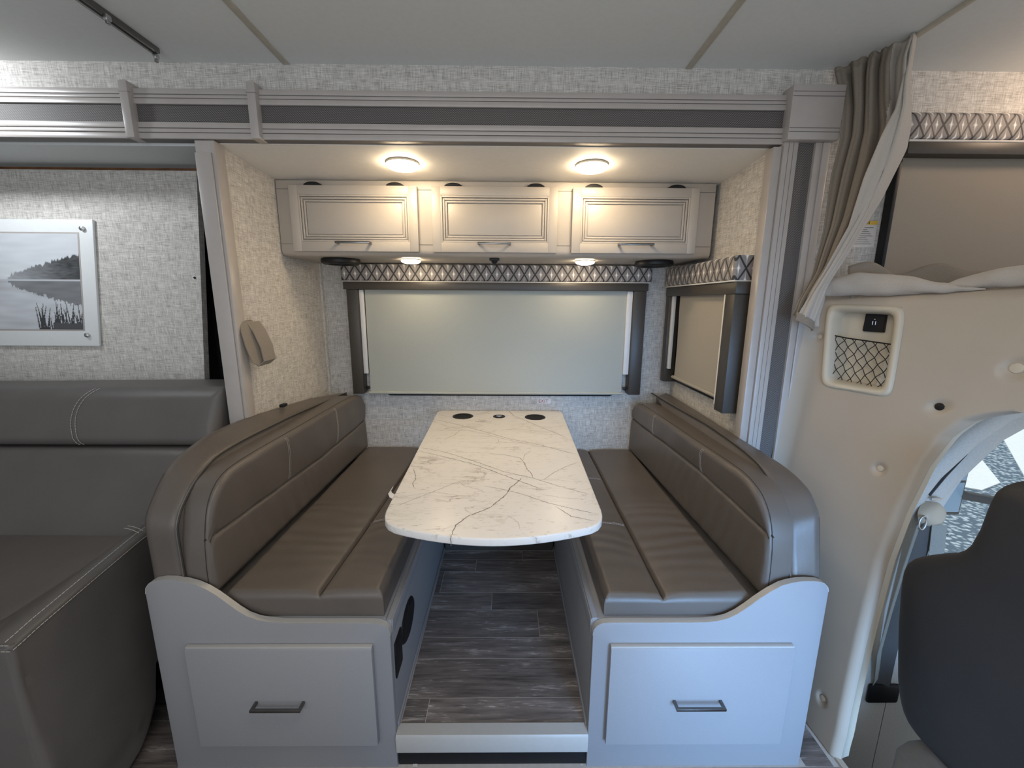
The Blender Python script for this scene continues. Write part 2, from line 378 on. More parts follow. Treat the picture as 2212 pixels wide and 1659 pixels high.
def obj(name, bm, mats, parent=None, smooth=True, ang=38, label=None, cat=None, group=None, kind=None):
    me = bpy.data.meshes.new(name)
    bm.verts.ensure_lookup_table()
    xs = [v.co.x for v in bm.verts]; ys = [v.co.y for v in bm.verts]; zs = [v.co.z for v in bm.verts]
    org = Vector(((min(xs) + max(xs)) / 2, (min(ys) + max(ys)) / 2, min(zs)))
    for v in bm.verts: v.co -= org
    if smooth:
        lim = math.radians(ang)
        for e in bm.edges:
            if len(e.link_faces) == 2: e.smooth = e.calc_face_angle(3.0) < lim
        for f in bm.faces: f.smooth = True
    bm.to_mesh(me); bm.free()
    for m in (mats if isinstance(mats, (list, tuple)) else [mats]): me.materials.append(MT[m] if isinstance(m, str) else m)
    o = bpy.data.objects.new(name, me); COL.objects.link(o)
    if parent is not None: o.parent = parent; o.location = org - WORLD[parent.name]
    else: o.location = org
    WORLD[o.name] = org
    return tag(o, label, cat, group, kind)
def tag(o, label=None, cat=None, group=None, kind=None):
    if label: o['label'] = label
    if cat: o['category'] = cat
    if group: o['group'] = group
    if kind: o['kind'] = kind
    return o
def empty(name, loc, label=None, cat=None, group=None, kind=None):
    o = bpy.data.objects.new(name, None); COL.objects.link(o); o.location = loc; o.empty_display_size = 0.05
    WORLD[o.name] = Vector(loc); return tag(o, label, cat, group, kind)
def B(name, mat, dims, parent=None, bev=0.0, **kw):
    return obj(name, box(nb(), *dims, bev=bev), mat, parent, **kw)
def S(name, mat, dims, parent=None, bev=0.0, **kw):
    if parent is None: kw['kind'] = 'structure'
    return B(name, mat, dims, parent, bev, **kw)
def text_bm(txt, size, to3d, extrude=0.0004, italic=0.0):
    c = bpy.data.curves.new('txt', 'FONT'); c.body = txt; c.size = size; c.extrude = extrude; c.shear = italic; c.resolution_u = 3
    o = bpy.data.objects.new('txt', c); COL.objects.link(o); bpy.context.view_layer.update()
    me = bpy.data.meshes.new_from_object(o); bm = nb(); bm.from_mesh(me)
    for v in bm.verts: v.co = Vector(to3d(v.co.x, v.co.y, v.co.z))
    bpy.data.objects.remove(o); bpy.data.curves.remove(c); bpy.data.meshes.remove(me)
    return bm

def panelX(y, z):
    t = min(max(z / 1.42, 0), 1.03) ** 1.3
    return (1 - t) * (1.03 + .03 * (.47 - y)) + t * (1.13 + .5 * (.47 - y))

# ------------------------------------------------------------------ room shell
WX0, WX1, ZC = -3.0, 2.4, 2.189
ceil = S('ceiling', 'ceiling', (WX0, WX1, -2.6, 0.56, ZC, ZC + .04))
for x in (-0.744, 0.603):
    S('seam_strip', 'cream', (x - .011, x + .011, -2.4, 0.529, ZC - .004, ZC + .001), ceil, bev=.0015)
S('seam_strip', 'cream', (1.182, 1.200, -2.4, 0.529, ZC - .008, ZC + .001), ceil, bev=.002)

# floor of the aisle: joint bed and planks
floor = S('floor', 'grout', (-3.0, 1.06, -2.6, 0.60, -0.042, -0.0127))
def planks(parent, rows, z, x0, x1, joints):
    for (y0, y1), js in zip(rows, joints):
        xs = [x0] + js + [x1]
        for a, b in zip(xs, xs[1:]):
            g = 0.0009
            obj('plank', box(nb(), a + g, b - g, y0 + g, y1 - g, z - .004, z, bev=.0006, seg=1), 'plank', parent)
rows = []; y = -0.004
while y > -1.5:
    rows.append((y - 0.15, y)); y -= 0.15
joints = []
for k in range(len(rows)):
    joints.append(sorted([(-0.019 if k == 0 else 0.03 + 0.41 * (k % 3)) - 0.91 * i for i in range(0, 3)]))
planks(floor, rows, -0.012, -2.6, 1.046, joints)
planks(floor, [(-0.004, 0.12), (0.12, 0.27)], -0.012, 0.94, 1.03, [[], []])

# raised slide-out floor between the benches
sf = S('floor_slide', 'grout', (-1.012, 0.912, 0.014, 1.285, 0.060, 0.1152))
YR = [.026, .117, .272, .371, .521, .628, .780, .877, .950]
planks(sf, list(zip(YR, YR[1:])), 0.116, -0.332, 0.252, [[-.256], [], [], [.129], [-.068], [-.307], [-.157], [.077]])
# riser with dark carpet under the wall end of the table
obj('carpet_riser', box(nb(), -0.331, 0.243, .951, 1.284, .1153, .30, bev=.008), 'carpet', label='dark speckled carpet covered riser under the far end of the table', cat='carpet')
# step edge
th = nb()
prism(th, [(-.006, .052), (-.010, .108), (-.004, .1165), (.030, .1195), (.034, .1165), (.034, .052)], 'x', -0.338, 0.250, bev=.001)
obj('trim_1', th, 'edge', kind='structure')
B('toe_kick', 'black', (-0.337, 0.249, 0.009, 0.034, -0.012, 0.052), kind='structure')

# walls
S('wall_header', 'linen', (WX0, 1.10, 0.53, 0.56, 1.95, ZC + .01))
S('wall_back', 'linen', (-1.03, 0.95, 1.285, 1.315, 0.05, 1.95))
S('wall_left', 'linen', (-1.05, -1.015, 0.54, 1.30, 0.05, 1.95))
S('wall_right', 'linen', (0.93, 0.96, 0.53, 1.30, 0.05, 1.95))
obj('ceiling_niche', prism(nb(), [(.538, 1.9445), (.90, 1.931), (1.315, 1.916), (1.315, 1.965), (.538, 1.965)], 'x', -1.05, .96), 'niche_ceiling', kind='structure')
B('trim_2', 'linen', (-1.015, -1.005, 1.265, 1.285, 0.6, 1.61), kind='structure')
obj('wall_sofa', prism(nb(), [(WX0, .3), (WX0, 1.917), (-1.240, 1.917), (-1.325, 1.053), (-1.36, .3)], 'y', .75, .78), 'linen', kind='structure')
S('ceiling_sofa', 'ceiling', (WX0, -1.05, 0.55, 0.80, 1.940, 1.96))
S('void_sheet', 'black_soft', (WX0, -1.05, 1.10, 1.13, 0.0, 2.0))  # black sheet added as the darkness of the void behind the sofa wall
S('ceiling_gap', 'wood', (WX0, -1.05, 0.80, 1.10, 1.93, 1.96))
S('void_sheet_side', 'black_soft', (-1.062, -1.052, 0.60, 1.13, 0.0, 1.95))  # black sheet added, closes the side of that dark void
S('wall_end', 'linen', (WX0 - .03, WX0, -2.6, 1.2, 0.0, 2.2))
S('void_sheet_low', 'black_soft', (-1.30, -1.02, .30, .31, -.012, .62))  # black sheet put in for the darkness between sofa and bench
planks(floor, [(-0.004, 0.15), (0.15, 0.30)], -0.012, -1.30, -1.021, [[], []])
wg = empty('trim_6', (-1.29, 0.93, 0.5), kind='structure')
obj('board', prism(nb(), [(-1.385, .45), (-1.345, 1.20), (-1.25, 1.30), (-1.20, 1.30), (-1.20, .45)], 'y', .93, .95), 'wood', wg)
obj('ledge', box(nb(), -1.37, -1.20, .90, .93, .74, .762), MT['wood'], wg)
# dark hardware inside the gap
lt = nb(); prism(lt, [(-1.285, 1.10), (-1.262, 1.16), (-1.262, 1.34), (-1.275, 1.44), (-1.29, 1.40), (-1.30, 1.2)], 'y', .86, .88, bev=.002)
box(lt, -1.33, -1.315, .86, .875, .6, 1.56)
obj('slide_bracket', lt, 'black', wg)

# slide opening trim
T1 = empty('trim_3', (-0.8, 0.50, 1.946), kind='structure')
def rail(zs, name):
    bm = nb(); y = .50
    pr = []
    for (z0, z1, dy) in zs: pr.append((z0, z1, dy))
    for z0, z1, dy in pr: box(bm, WX0, 0.936, y + dy, .54, z0 + .0012, z1 - .0004, bev=.0012)
    box(bm, WX0, 0.936, y + .006, .54, zs[0][0] + .0005, zs[-1][1] - .001, mi=1)
    return obj(name, bm, ['trim', 'trim_groove'], T1)
rail([(2.051, 2.069, 0), (2.070, 2.081, 0.002), (2.082, 2.100, 0.003)], 'upper_rail')
rail([(1.946, 1.965, 0), (1.966, 1.979, 0.001), (1.980, 1.999, 0.002)], 'lower_rail')
obj('woven_strip', box(nb(), WX0, .936, .508, .54, 1.999, 2.051), 'mesh_strip', T1)
obj('shadow_line', box(nb(), WX0, .936, .505, .509, 1.9985, 2.0005), 'black', T1)
for xa in (-1.257, -0.844):
    bm = nb(); box(bm, xa - .014, xa + .014, .480, .53, 1.943, 2.113, bev=.002); box(bm, xa - .0142, xa + .0142, .4796, .49, 2.0795, 2.0805, mi=1)
    obj('bracket', bm, ['trim', 'trim_groove'], T1)
bm = nb(); box(bm, .930, 1.104, .470, .53, 1.952, 2.118, bev=.003)
for z in (1.975, 1.987, 2.082, 2.096): box(bm, .932, 1.102, .4692, .4710, z, z + .0016, mi=1)
obj('corner_block', bm, ['trim', 'trim_groove'], T1)
# right post
T2 = empty('trim_4', (1.01, 0.5, 0.6), kind='structure')
bm = nb(); box(bm, .935, .984, .492, .53, .3, 1.952, bev=.0015); box(bm, .905, .934, .500, .545, .3, 1.940, bev=.002)
for x in (.951, .967): box(bm, x, x + .0012, .4914, .493, .3, 1.95, mi=1)
obj('inner_rail', bm, ['trim', 'trim_groove'], T2)
obj('woven_strip', box(nb(), .984, 1.043, .502, .53, .3, 1.952), 'mesh_strip', T2)
obj('shadow_line', box(nb(), .983, .986, .500, .504, .3, 1.952), 'black', T2)
bm = nb(); box(bm, 1.043, 1.066, .492, .53, .3, 1.952, bev=.0015); box(bm, 1.067, 1.092, .488, .53, .3, 1.952, bev=.003)
obj('outer_rail', bm, ['trim', 'trim_groove'], T2)
# left post
T3 = empty('trim_5', (-1.04, 0.5, 0.6), kind='structure')
bm = nb(); box(bm, -1.066, -1.012, .500, .56, .5, 1.905, bev=.0015); obj('post', bm, 'trim', T3)
obj('inner_face', box(nb(), -1.0115, -1.000, .506, .56, .5, 1.945, bev=.0015), 'trim', T3)
obj('post_cap', box(nb(), -1.066, -1.012, .508, .56, 1.906, 1.945), MT['trim'], T3)

# cab side: wall over the cab, bunk ledge
S('wall_cab', 'linen', (1.10, 2.4, 0.53, 0.56, 1.36, ZC + .01))
obj('ledge_cab', prism(nb(), [(1.155, .49), (1.34, .12), (1.52, -.24), (1.66, -.52), (2.4, -.52), (2.4, .53), (1.155, .53)], 'z', 1.385, 1.418), 'beige', kind='structure')

# ------------------------------------------------------------------ window 1 (back) with its blind
W1 = empty('window_1', (-0.07, 1.28, 0.885), kind='structure')
bm = nb(); prism(bm, [(-.70, .905), (-.67, .889), (.58, .889), (.616, .905), (.616, 1.5), (-.70, 1.5)], 'y', 1.262, 1.2845, bev=.003)
obj('window_frame', bm, 'black', W1)
obj('pane', box(nb(), -.66, .58, 1.259, 1.2615, .92, 1.48), 'glass', W1)
bl = empty('window_blind', (-0.065, 1.25, 0.90), 'pulled-down grey-green roller blind on the wide back window above the table', 'blind')
obj('head_rail', box(nb(), -.873, .744, 1.213, 1.284, 1.474, 1.514, bev=.003), 'bronze', bl)
for x0, x1 in ((-.859, -.800), (.671, .737)):
    bm = nb(); box(bm, x0, x1, 1.216, 1.284, .908, 1.474, bev=.003); obj('side_channel', bm, 'bronze', bl)
obj('liner_strip', box(nb(), -.799, -.776, 1.235, 1.25, 1.02, 1.473, bev=.002), 'white', bl)
obj('liner_strip', box(nb(), .640, .670, 1.235, 1.25, 1.02, 1.473, bev=.002), 'white', bl)
def shade_fn(u, v):
    x = -.772 + u * 1.412; z = .912 + v * .562
    return Vector((x, 1.248 + .0025 * sin(u * 7) * (1 - v) + .002 * exp(-((u - .03) / .04) ** 2) * sin(v * 9), z))
bm = nb(); grid(bm, shade_fn, 60, 20); obj('shade_fabric', bm, 'shade', bl)
obj('hem_bar', tube(nb(), [(-.780, 1.246, .909), (.648, 1.246, .909)], .008, 12), 'shade', bl)
for x in (-.79, .66): obj('end_cap', lathe(nb(), (x, 1.262, .935), (0, -1, 0), [(0, 0), (.010, 0), (.010, .008), (0, .01)], 14), 'black', bl)

def valance(name, pts_fn, mats, label, axis='x'):
    pass
# back valance: padded fabric box with white piping
def padded_strip(bm, a0, a1, z0, z1, wf, wb, to3d, r=.012, mi=0):
    slab(bm, a0, a1, lambda a: z0, lambda a: z1, wb, wf, r, 60, 6, to3d, lambda a, b, d: .0015 * sin(a * 40), mi)
va = empty('valance', (-0.07, 1.25, 1.52), 'long diamond-patterned black and silver valance over the wide back window', 'valance')
bm = nb(); padded_strip(bm, -.886, .765, 1.519, 1.606, .06, 0, lambda a, b, w: Vector((a, 1.283 - w, b))); obj('padded_front', bm, 'diamond', va)
obj('piping', tube(nb(), [(-.88, 1.222, 1.517), (-.3, 1.221, 1.5165), (.3, 1.221, 1.5165), (.755, 1.222, 1.518)], .0032, 8), 'piping', va)
# EXIT sticker
ex = empty('exit_sticker', (0.209, 1.283, .839), 'small EXIT sticker with dark red letters under the back window', 'sticker')
obj('backing', box(nb(), .170, .248, 1.2835, 1.2849, .8405, .869), 'label', ex)
obj('lettering', text_bm('EXIT', .0285, lambda x, y, z: (.1745 + x * .98, 1.2833 - z, .8455 + y)), 'red', ex)

# right niche wall blind
VY = 1.047
W2 = empty('window_2', (0.925, 0.95, 1.0), kind='structure')
obj('window_frame', box(nb(), .915, .9295, .66, 1.24, .99, 1.46, bev=.004), 'black', W2)
obj('pane', box(nb(), .912, .9145, .70, 1.20, 1.03, 1.44), 'glass', W2)
b2 = empty('window_blind', (0.9, 0.92, 0.98), 'pulled-down tan roller blind on the narrow side window beside the right bench', 'blind')
obj('head_rail', box(nb(), .858, .929, .558, 1.265, 1.449, 1.494, bev=.003), 'bronze', b2)
obj('side_channel', box(nb(), .860, .929, .566, .635, .978, 1.449, bev=.003), 'bronze', b2)
obj('side_channel', box(nb(), .860, .929, 1.215, 1.262, .985, 1.449, bev=.003), 'bronze', b2)
obj('shade_fabric', grid(nb(), lambda u, v: Vector((.893 + .002 * sin(v * 5), .66 + u * .49, 1.025 + v * .424)), 20, 16), 'shade_tan', b2)
obj('hem_bar', tube(nb(), [(.891, .652, 1.022), (.891, 1.165, 1.022)], .0085, 12), 'shade_tan', b2)
obj('liner_strip', box(nb(), .862, .868, .636, .646, 1.0, 1.448), 'white', b2)
obj('liner_strip', box(nb(), .872, .89, 1.195, 1.213, 1.06, 1.449, bev=.002), 'white', b2)
v2 = empty('valance', (0.9, 0.92, 1.5), 'short diamond-patterned valance over the narrow side window on the right wall', 'valance')
bm = nb(); slab(bm, .572, 1.275, lambda a: 1.500, lambda a: 1.592, 0, .078, .012, 40, 6, lambda a, b, w: Vector((.929 - w, a, b)), lambda a, b, d: .001 * sin(a * 40)); obj('padded_front', bm, 'diamond_r', v2)
obj('piping', tube(nb(), [(.925, .574, 1.4975), (.858, .574, 1.4975), (.853, .582, 1.4975), (.853, 1.27, 1.4975)], .0032, 8), 'piping', v2)

# ------------------------------------------------------------------ overhead cabinet
cb = empty('overhead_cabinet', (-0.05, 1.09, 1.61), 'long greige overhead cabinet with three flip-up doors above the back window', 'cabinet')
bm = nb(); prism(bm, [(.900, 1.640), (.903, 1.624), (.912, 1.614), (.925, 1.611), (1.284, 1.611), (1.284, 1.915), (.906, 1.929), (.900, 1.924)], 'x', -1.012, .908, bev=.002)
obj('body', bm, 'paint', cb)
bm = nb()
for z in (1.661, 1.889): box(bm, -1.010, .906, .8992, .902, z, z + .0016)
obj('joint_line', bm, 'paint_dark', cb)
def door(x0, x1, z0, z1, parent, yF=.878, yB=.8985):
    bm = nb(); st = .037
    box(bm, x0 + .0005, x1 - .0005, yF + .0115, yB, z0 + .0005, z1 - .0005, bev=.0012)
    # outer stiles and rails
    for d in ((x0, x0 + st, z0, z1), (x1 - st, x1, z0, z1), (x0 + st, x1 - st, z0, z0 + st * 1.1), (x0 + st, x1 - st, z1 - st, z1)):
        box(bm, d[0], d[1], yF, yF + .013, d[2], d[3], bev=.0010)
    d0 = obj('door', bm, 'paint', parent)
    m = nb(); a0, a1, b0, b1 = x0 + st, x1 - st, z0 + st * 1.1, z1 - st
    for k in range(3):
        o = k * .0105; w = .0078; y0 = yF + .0005 + k * .0022
        for d in ((a0 + o, a0 + o + w, b0 + o, b1 - o), (a1 - o - w, a1 - o, b0 + o, b1 - o), (a0 + o + w, a1 - o - w, b0 + o, b0 + o + w), (a0 + o + w, a1 - o - w, b1 - o - w, b1 - o)):
            box(m, d[0], d[1], y0, yF + .0125, d[2], d[3], bev=.0012)
    obj('moulding', m, 'paint', d0)
    e_ = .0325
    obj('centre_panel', box(nb(), a0 + e_, a1 - e_, yF + .0065, yF + .0125, b0 + e_, b1 - e_, bev=.0010), 'paint', d0)
    return d0
def pull(x0, x1, y_surf, z, parent, out=.030, droop=0.0, r=.0046):
    bm = nb(); yo = y_surf - out
    pts = [(x0 + .012, y_surf, z), (x0 + .004, yo + .008, z), (x0, yo, z)]
    box(bm, x0, x1, yo - r, yo + r, z - r, z + r, bev=.0012)
    for xa in (x0, x1 - 2 * r): box(bm, xa, xa + 2 * r, yo + r * .5, y_surf, z - r, z + r, bev=.0010)
    return obj('handle', bm, 'chrome', parent)
for x0, x1, h0, h1 in ((-.948, -.397, -.752, -.602), (-.334, .213, -.135, .010), (.278, .829, .482, .635)):
    d0 = door(x0, x1, 1.629, 1.901, cb); pull(h0, h1, .878, 1.664, d0)
for x in (-.846, -.492, -.241, .117, .369, .730):
    bm = nb(); slab(bm, x - .037, x + .037, lambda a: 1.900, lambda a, x=x: 1.900 + .0165 * sqrt(max(.12, 1 - ((a - x) / .038) ** 2)), 0, .020, .003, 10, 2, lambda a, b, w: Vector((a, .9 - w, b)))
    obj('hinge', bm, 'black', cb)

# speakers, puck lights and the small mount under the cabinet
def speaker(x, y, label):
    s = empty('speaker', (x, y, 1.595), label, 'speaker', 'speakers under the overhead cabinet')
    obj('rim', lathe(nb(), (x, y, 1.611), (0, 0, -1), [(.056, 0), (.086, 0), (.090, .010), (.088, .020), (.078, .026), (.062, .026), (.056, .016)], 40), 'black', s)
    obj('cone', lathe(nb(), (x, y, 1.611), (0, 0, -1), [(.058, .004), (.057, .020), (.03, .014), (.022, .022), (0, .027)], 36), 'black', s)
speaker(-.804, 1.035, 'round black speaker under the left end of the overhead cabinet')
speaker(.703, 1.035, 'round black speaker under the right end of the overhead cabinet')
def lamp(name, x, y, z, r, h, glow, label, group):
    s = empty(name, (x, y, z - h), label, 'lamp', group)
    obj('base_ring', lathe(nb(), (x, y, z), (0, 0, -1), [(0, 0), (r * 1.04, 0), (r * 1.05, h * .08), (r * 1.02, h * .22), (r * .97, h * .22), (r * .96, h * .15), (0, h * .15)], 40), 'lamp_ring', s)
    obj('glass_dome', lathe(nb(), (x, y, z), (0, 0, -1), [(r * .97, h * .16), (r * .985, h * .32), (r * .97, h * .48), (r * .92, h * .62), (r * .84, h * .74), (r * .72, h * .82), (r * .6, h * .9), (r * .45, h * .955), (r * .3, h * .98), (0, h)], 64), glow, s)
    return s
lamp('ceiling_lamp', -.411, .703, 1.938, .061, .026, 'glow', 'lit round dome lamp on the niche ceiling above the left cabinet door', 'lamps on the niche ceiling')
lamp('ceiling_lamp', .322, .705, 1.938, .061, .026, 'glow', 'lit round dome lamp on the niche ceiling above the right cabinet door', 'lamps on the niche ceiling')
lamp('puck_light', -.469, 1.035, 1.611, .046, .020, 'glow_s', 'small lit puck light under the cabinet between left speaker and middle mount', 'puck lights under the cabinet')
lamp('puck_light', .369, 1.035, 1.611, .046, .020, 'glow_s', 'small lit puck light under the cabinet between middle mount and right speaker', 'puck lights under the cabinet')
bm = nb(); box(bm, -.088, -.042, .93, .955, 1.599, 1.611, bev=.003); lathe(bm, (-.065, .943, 1.602), (0, 0, -1), [(0, 0), (.016, 0), (.014, .008), (.008, .016), (0, .018)], 18)
obj('black_mount', bm, 'black', label='tiny black mount under the middle of the overhead cabinet', cat='mount')

# ------------------------------------------------------------------ stitching helper
def stitch_line(bm, pts, off, dash=.006, gap=.0025, r=.0007):
    pts = [Vector(p) for p in pts]; acc = 0; on = True
    seg = []
    for a, b in zip(pts, pts[1:]):
        L = (b - a).length; k = max(1, int(L / .002))
        for i in range(k): seg.append(a.lerp(b, i / k))
    seg.append(pts[-1]); step = max(1, int(round((dash + gap) / .002))); ln = max(1, int(round(dash / .002)))
    i = 0
    while i + 1 < len(seg):
        j = min(i + ln, len(seg) - 1); p, q = seg[i], seg[j]
        if (q - p).length > 1e-4:
            tube(bm, [p + Vector(off), q + Vector(off)], r, 4)
        i += step

# ------------------------------------------------------------------ dinette benches
def scallop(side):
    if side < 0:
        P = [(-1.019, .600), (-1.016, .618), (-1.006, .632), (-.990, .641), (-.965, .645), (-.935, .644), (-.902, .638), (-.875, .629), (-.850, .616), (-.822, .595), (-.795, .570), (-.770, .547), (-.745, .528), (-.718, .516), (-.690, .510), (-.650, .506), (-.6, .505), (-.395, .505), (-.370, .503), (-.352, .495), (-.342, .482), (-.339, .462), (-.339, -.012), (-1.019, -.012)]
    else:
        P = [(.919, .606), (.915, .620), (.904, .632), (.888, .638), (.860, .640), (.834, .639), (.808, .634), (.783, .626), (.752, .606), (.722, .582), (.690, .553), (.665, .533), (.640, .519), (.610, .510), (.575, .506), (.52, .505), (.300, .505), (.277, .503), (.262, .495), (.253, .482), (.250, .462), (.250, -.012), (.919, -.012)]
    return P
def bench(s):
    """s=-1 left, +1 right"""
    X = lambda v: v
    side = 'left' if s < 0 else 'right'
    lab = 'dinette bench base left of the table with grey drawer, outlets and taupe shell' if s < 0 else 'dinette bench base right of the table with bluish grey drawer and taupe shell'
    xi = -.339 if s < 0 else .250        # aisle side
    xo = -1.019 if s < 0 else .919
    b = empty('dinette_bench', ((xi + xo) / 2, .6, 0), lab, 'bench', 'dinette benches')
    bm = nb(); prism(bm, scallop(s), 'y', 0.0, .020, bev=.0022, seg=2); obj('end_panel', bm, 'panel', b)
    # pale edge band running along the top of the scallop
    P = scallop(s); path = [(p[0], .010, p[1]) for p in P[:-2]]
    eb = nb(); t = bmesh.new(); R = []
    for i, p in enumerate(path):
        a = Vector(path[max(i - 1, 0)]); c = Vector(path[min(i + 1, len(path) - 1)]); d = (c - a).normalized(); nrm = Vector((d.z, 0, -d.x)) * (-s)
        nrm = nrm if True else nrm
        p = Vector(p); R.append([t.verts.new(p + nrm * o + Vector((0, yy, 0))) for o, yy in ((-.001, -.0095), (.0012, -.0085), (.0012, .0085), (-.001, .0095))])
    for A, Bq in zip(R, R[1:]):
        for k in range(4): t.faces.new((A[k], Bq[k], Bq[(k + 1) % 4], A[(k + 1) % 4]))
    bmesh.ops.recalc_face_normals(t, faces=t.faces); _merge(eb, t); obj('edge_band', eb, 'edge', b, label='pale edge band')
    # drawer front
    if s < 0: dx0, dx1 = -.922, -.389
    else: dx0, dx1 = .301, .836
    yf = -.018
    bm = nb(); prism(bm, [(yf, .095), (yf, .429), (yf + .004, .434), (-.0003, .434), (-.0003, .095)], 'x', dx0, dx1, bev=.0012)
    d = obj('drawer', bm, 'panel', b)
    obj('top_bevel', box(nb(), dx0 + .0005, dx1 - .0005, yf + .0035, -.0008, .4335, .4385, bev=.0010), 'edge', d)
    hx0 = -.740 if s < 0 else .493; pull(hx0, hx0 + .146, yf, .254, d, out=.026, r=.0042)
    # aisle side panel with base strip and top cleat
    th_ = .016 * s
    bm = nb(); x2 = xi + th_; box(bm, min(xi, x2), max(xi, x2), .021, 1.284, .116, .505 if s > 0 else .497, bev=.001)
    obj('side_panel', bm, 'panel', b)
    bm = nb(); x3 = xi - .006 * s; box(bm, min(xi, x3), max(xi, x3), .021, .950, .117, .136, bev=.0015); obj('base_strip', bm, 'panel', b)
    bm = nb(); x3 = xi - .004 * s; box(bm, min(xi, x3), max(xi, x3), .021, 1.284, .455, .500, bev=.0012); obj('upper_strip', bm, 'panel', b)
    # seat board
    bm = nb(); xa, xb = sorted((xi + th_, xo)); box(bm, xa, xb, .021, 1.284, .490, .504); obj('seat_board', bm, 'panel', b)
    # backrest shell
    if s < 0:
        outer = [(-.004, .60), (.002, .70), (.012, .785), (.03, .825), (.056, .861), (.09, .900), (.126, .929), (.165, .947), (.203, .958), (.26, .970), (.309, .976), (.40, .979), (.51, .976), (.735, .956), (1.0, .93), (1.284, .903)]
        inner = [(-.004, .60), (.010, .70), (.017, .781), (.034, .817), (.055, .846), (.09, .876), (.128, .900), (.17, .918), (.214, .930), (.30, .936), (.411, .937), (.55, .934), (.712, .930), (1.145, .908), (1.284, .900)]
        xo_, xi_ = -1.013, -.921
    else:
        outer = [(.021, .60), (.045, .72), (.063, .800), (.085, .832), (.118, .862), (.16, .878), (.20, .887), (.264, .892), (.38, .894), (.519, .895), (.8, .902), (1.169, .910), (1.284, .908)]
        inner = [(.021, .60), (.048, .68), (.068, .752), (.09, .795), (.12, .830), (.17, .866), (.227, .891), (.29, .903), (.371, .911), (.5, .917), (.626, .919), (.9, .912), (1.188, .906), (1.284, .905)]
        xo_, xi_ = .916, .826
    fo, fi = interp(outer), interp(inner)
    # param by arc: build rings of outline with both profiles blended across X
    def outline(tab):
        P = [(.021, .505), (.021, .56)] + [(max(.021, a), b) for a, b in tab]; out = []
        for i in range(len(P) - 1):
            p0, p1, p2, p3 = P[max(0, i - 1)], P[i], P[i + 1], P[min(len(P) - 1, i + 2)]
            for k in range(6):
                t = k / 6
                out.append(tuple(.5 * ((2 * p1[c]) + (-p0[c] + p2[c]) * t + (2 * p0[c] - 5 * p1[c] + 4 * p2[c] - p3[c]) * t * t + (-p0[c] + 3 * p1[c] - 3 * p2[c] + p3[c]) * t ** 3) for c in (0, 1)))
        out = [(max(.0205, a), b) for a, b in out]
        return out + [P[-1], (1.284, .505)]
    OA = outline(outer); OB = outline(inner)
    t = bmesh.new(); rings = []
    W = abs(xi_ - xo_); rr = .008
    for k in range(9):
        q = k / 8
        e = 0
        dd = min(q, 1 - q) * W
        ins = (rr - sqrt(max(0, rr * rr - (rr - dd) ** 2))) if dd < rr else 0
        x = xo_ + (xi_ - xo_) * q
        ring = []; mid = [(ya + (yb - ya) * q, za + (zb - za) * q) for (ya, za), (yb, zb) in zip(OA, OB)]
        for m_, (yy, zz) in enumerate(mid):
            ny, nz = 0, 0
            if 0 < m_ < len(mid) - 2:
                (y_a, z_a), (y_b, z_b) = mid[max(1, m_ - 1)], mid[m_ + 1]; L = sqrt((y_b - y_a) ** 2 + (z_b - z_a) ** 2) or 1; ny, nz = (z_b - z_a) / L, -(y_b - y_a) / L
            elif m_ == 0: ny = 1
            elif m_ == len(mid) - 2: nz = -1
            ring.append(t.verts.new((x, yy + ny * ins, zz + nz * ins)))
        rings.append(ring)
    for A, Bq in zip(rings, rings[1:]):
        n = len(A)
        for i in range(n): t.faces.new((A[i], A[(i + 1) % n], Bq[(i + 1) % n], Bq[i]))
    t.faces.new(rings[0]); t.faces.new(list(reversed(rings[-1])))
    bmesh.ops.recalc_face_normals(t, faces=t.faces); bm = nb(); _merge(bm, t)
    sh = obj('backrest_shell', bm, 'leather', b, ang=65)
    pp = [Vector((xi_, p[0] , p[1])) for p in OB[1:-1:2]]
    obj('welt', tube(nb(), [p + Vector((0, -.001, .001)) for p in pp], .0028, 6), 'leather_sofa', sh)
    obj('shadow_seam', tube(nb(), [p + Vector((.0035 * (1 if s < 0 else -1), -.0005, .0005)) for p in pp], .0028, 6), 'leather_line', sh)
    if s < 0:
        ov = nb(); lathe(ov, (xi + .0005, .190, .355), (1, 0, 0), [(0, .003), (.030, .004), (.055, .006), (.058, .004), (.060, 0)], 36, sx=1.45)
        obj('speaker_grille', ov, 'black', b)
        obj('outlet_plate', box(nb(), xi, xi + .005, .030, .100, .285, .405, bev=.001), 'black', b)
    return b
bL = bench(-1); bR = bench(1)

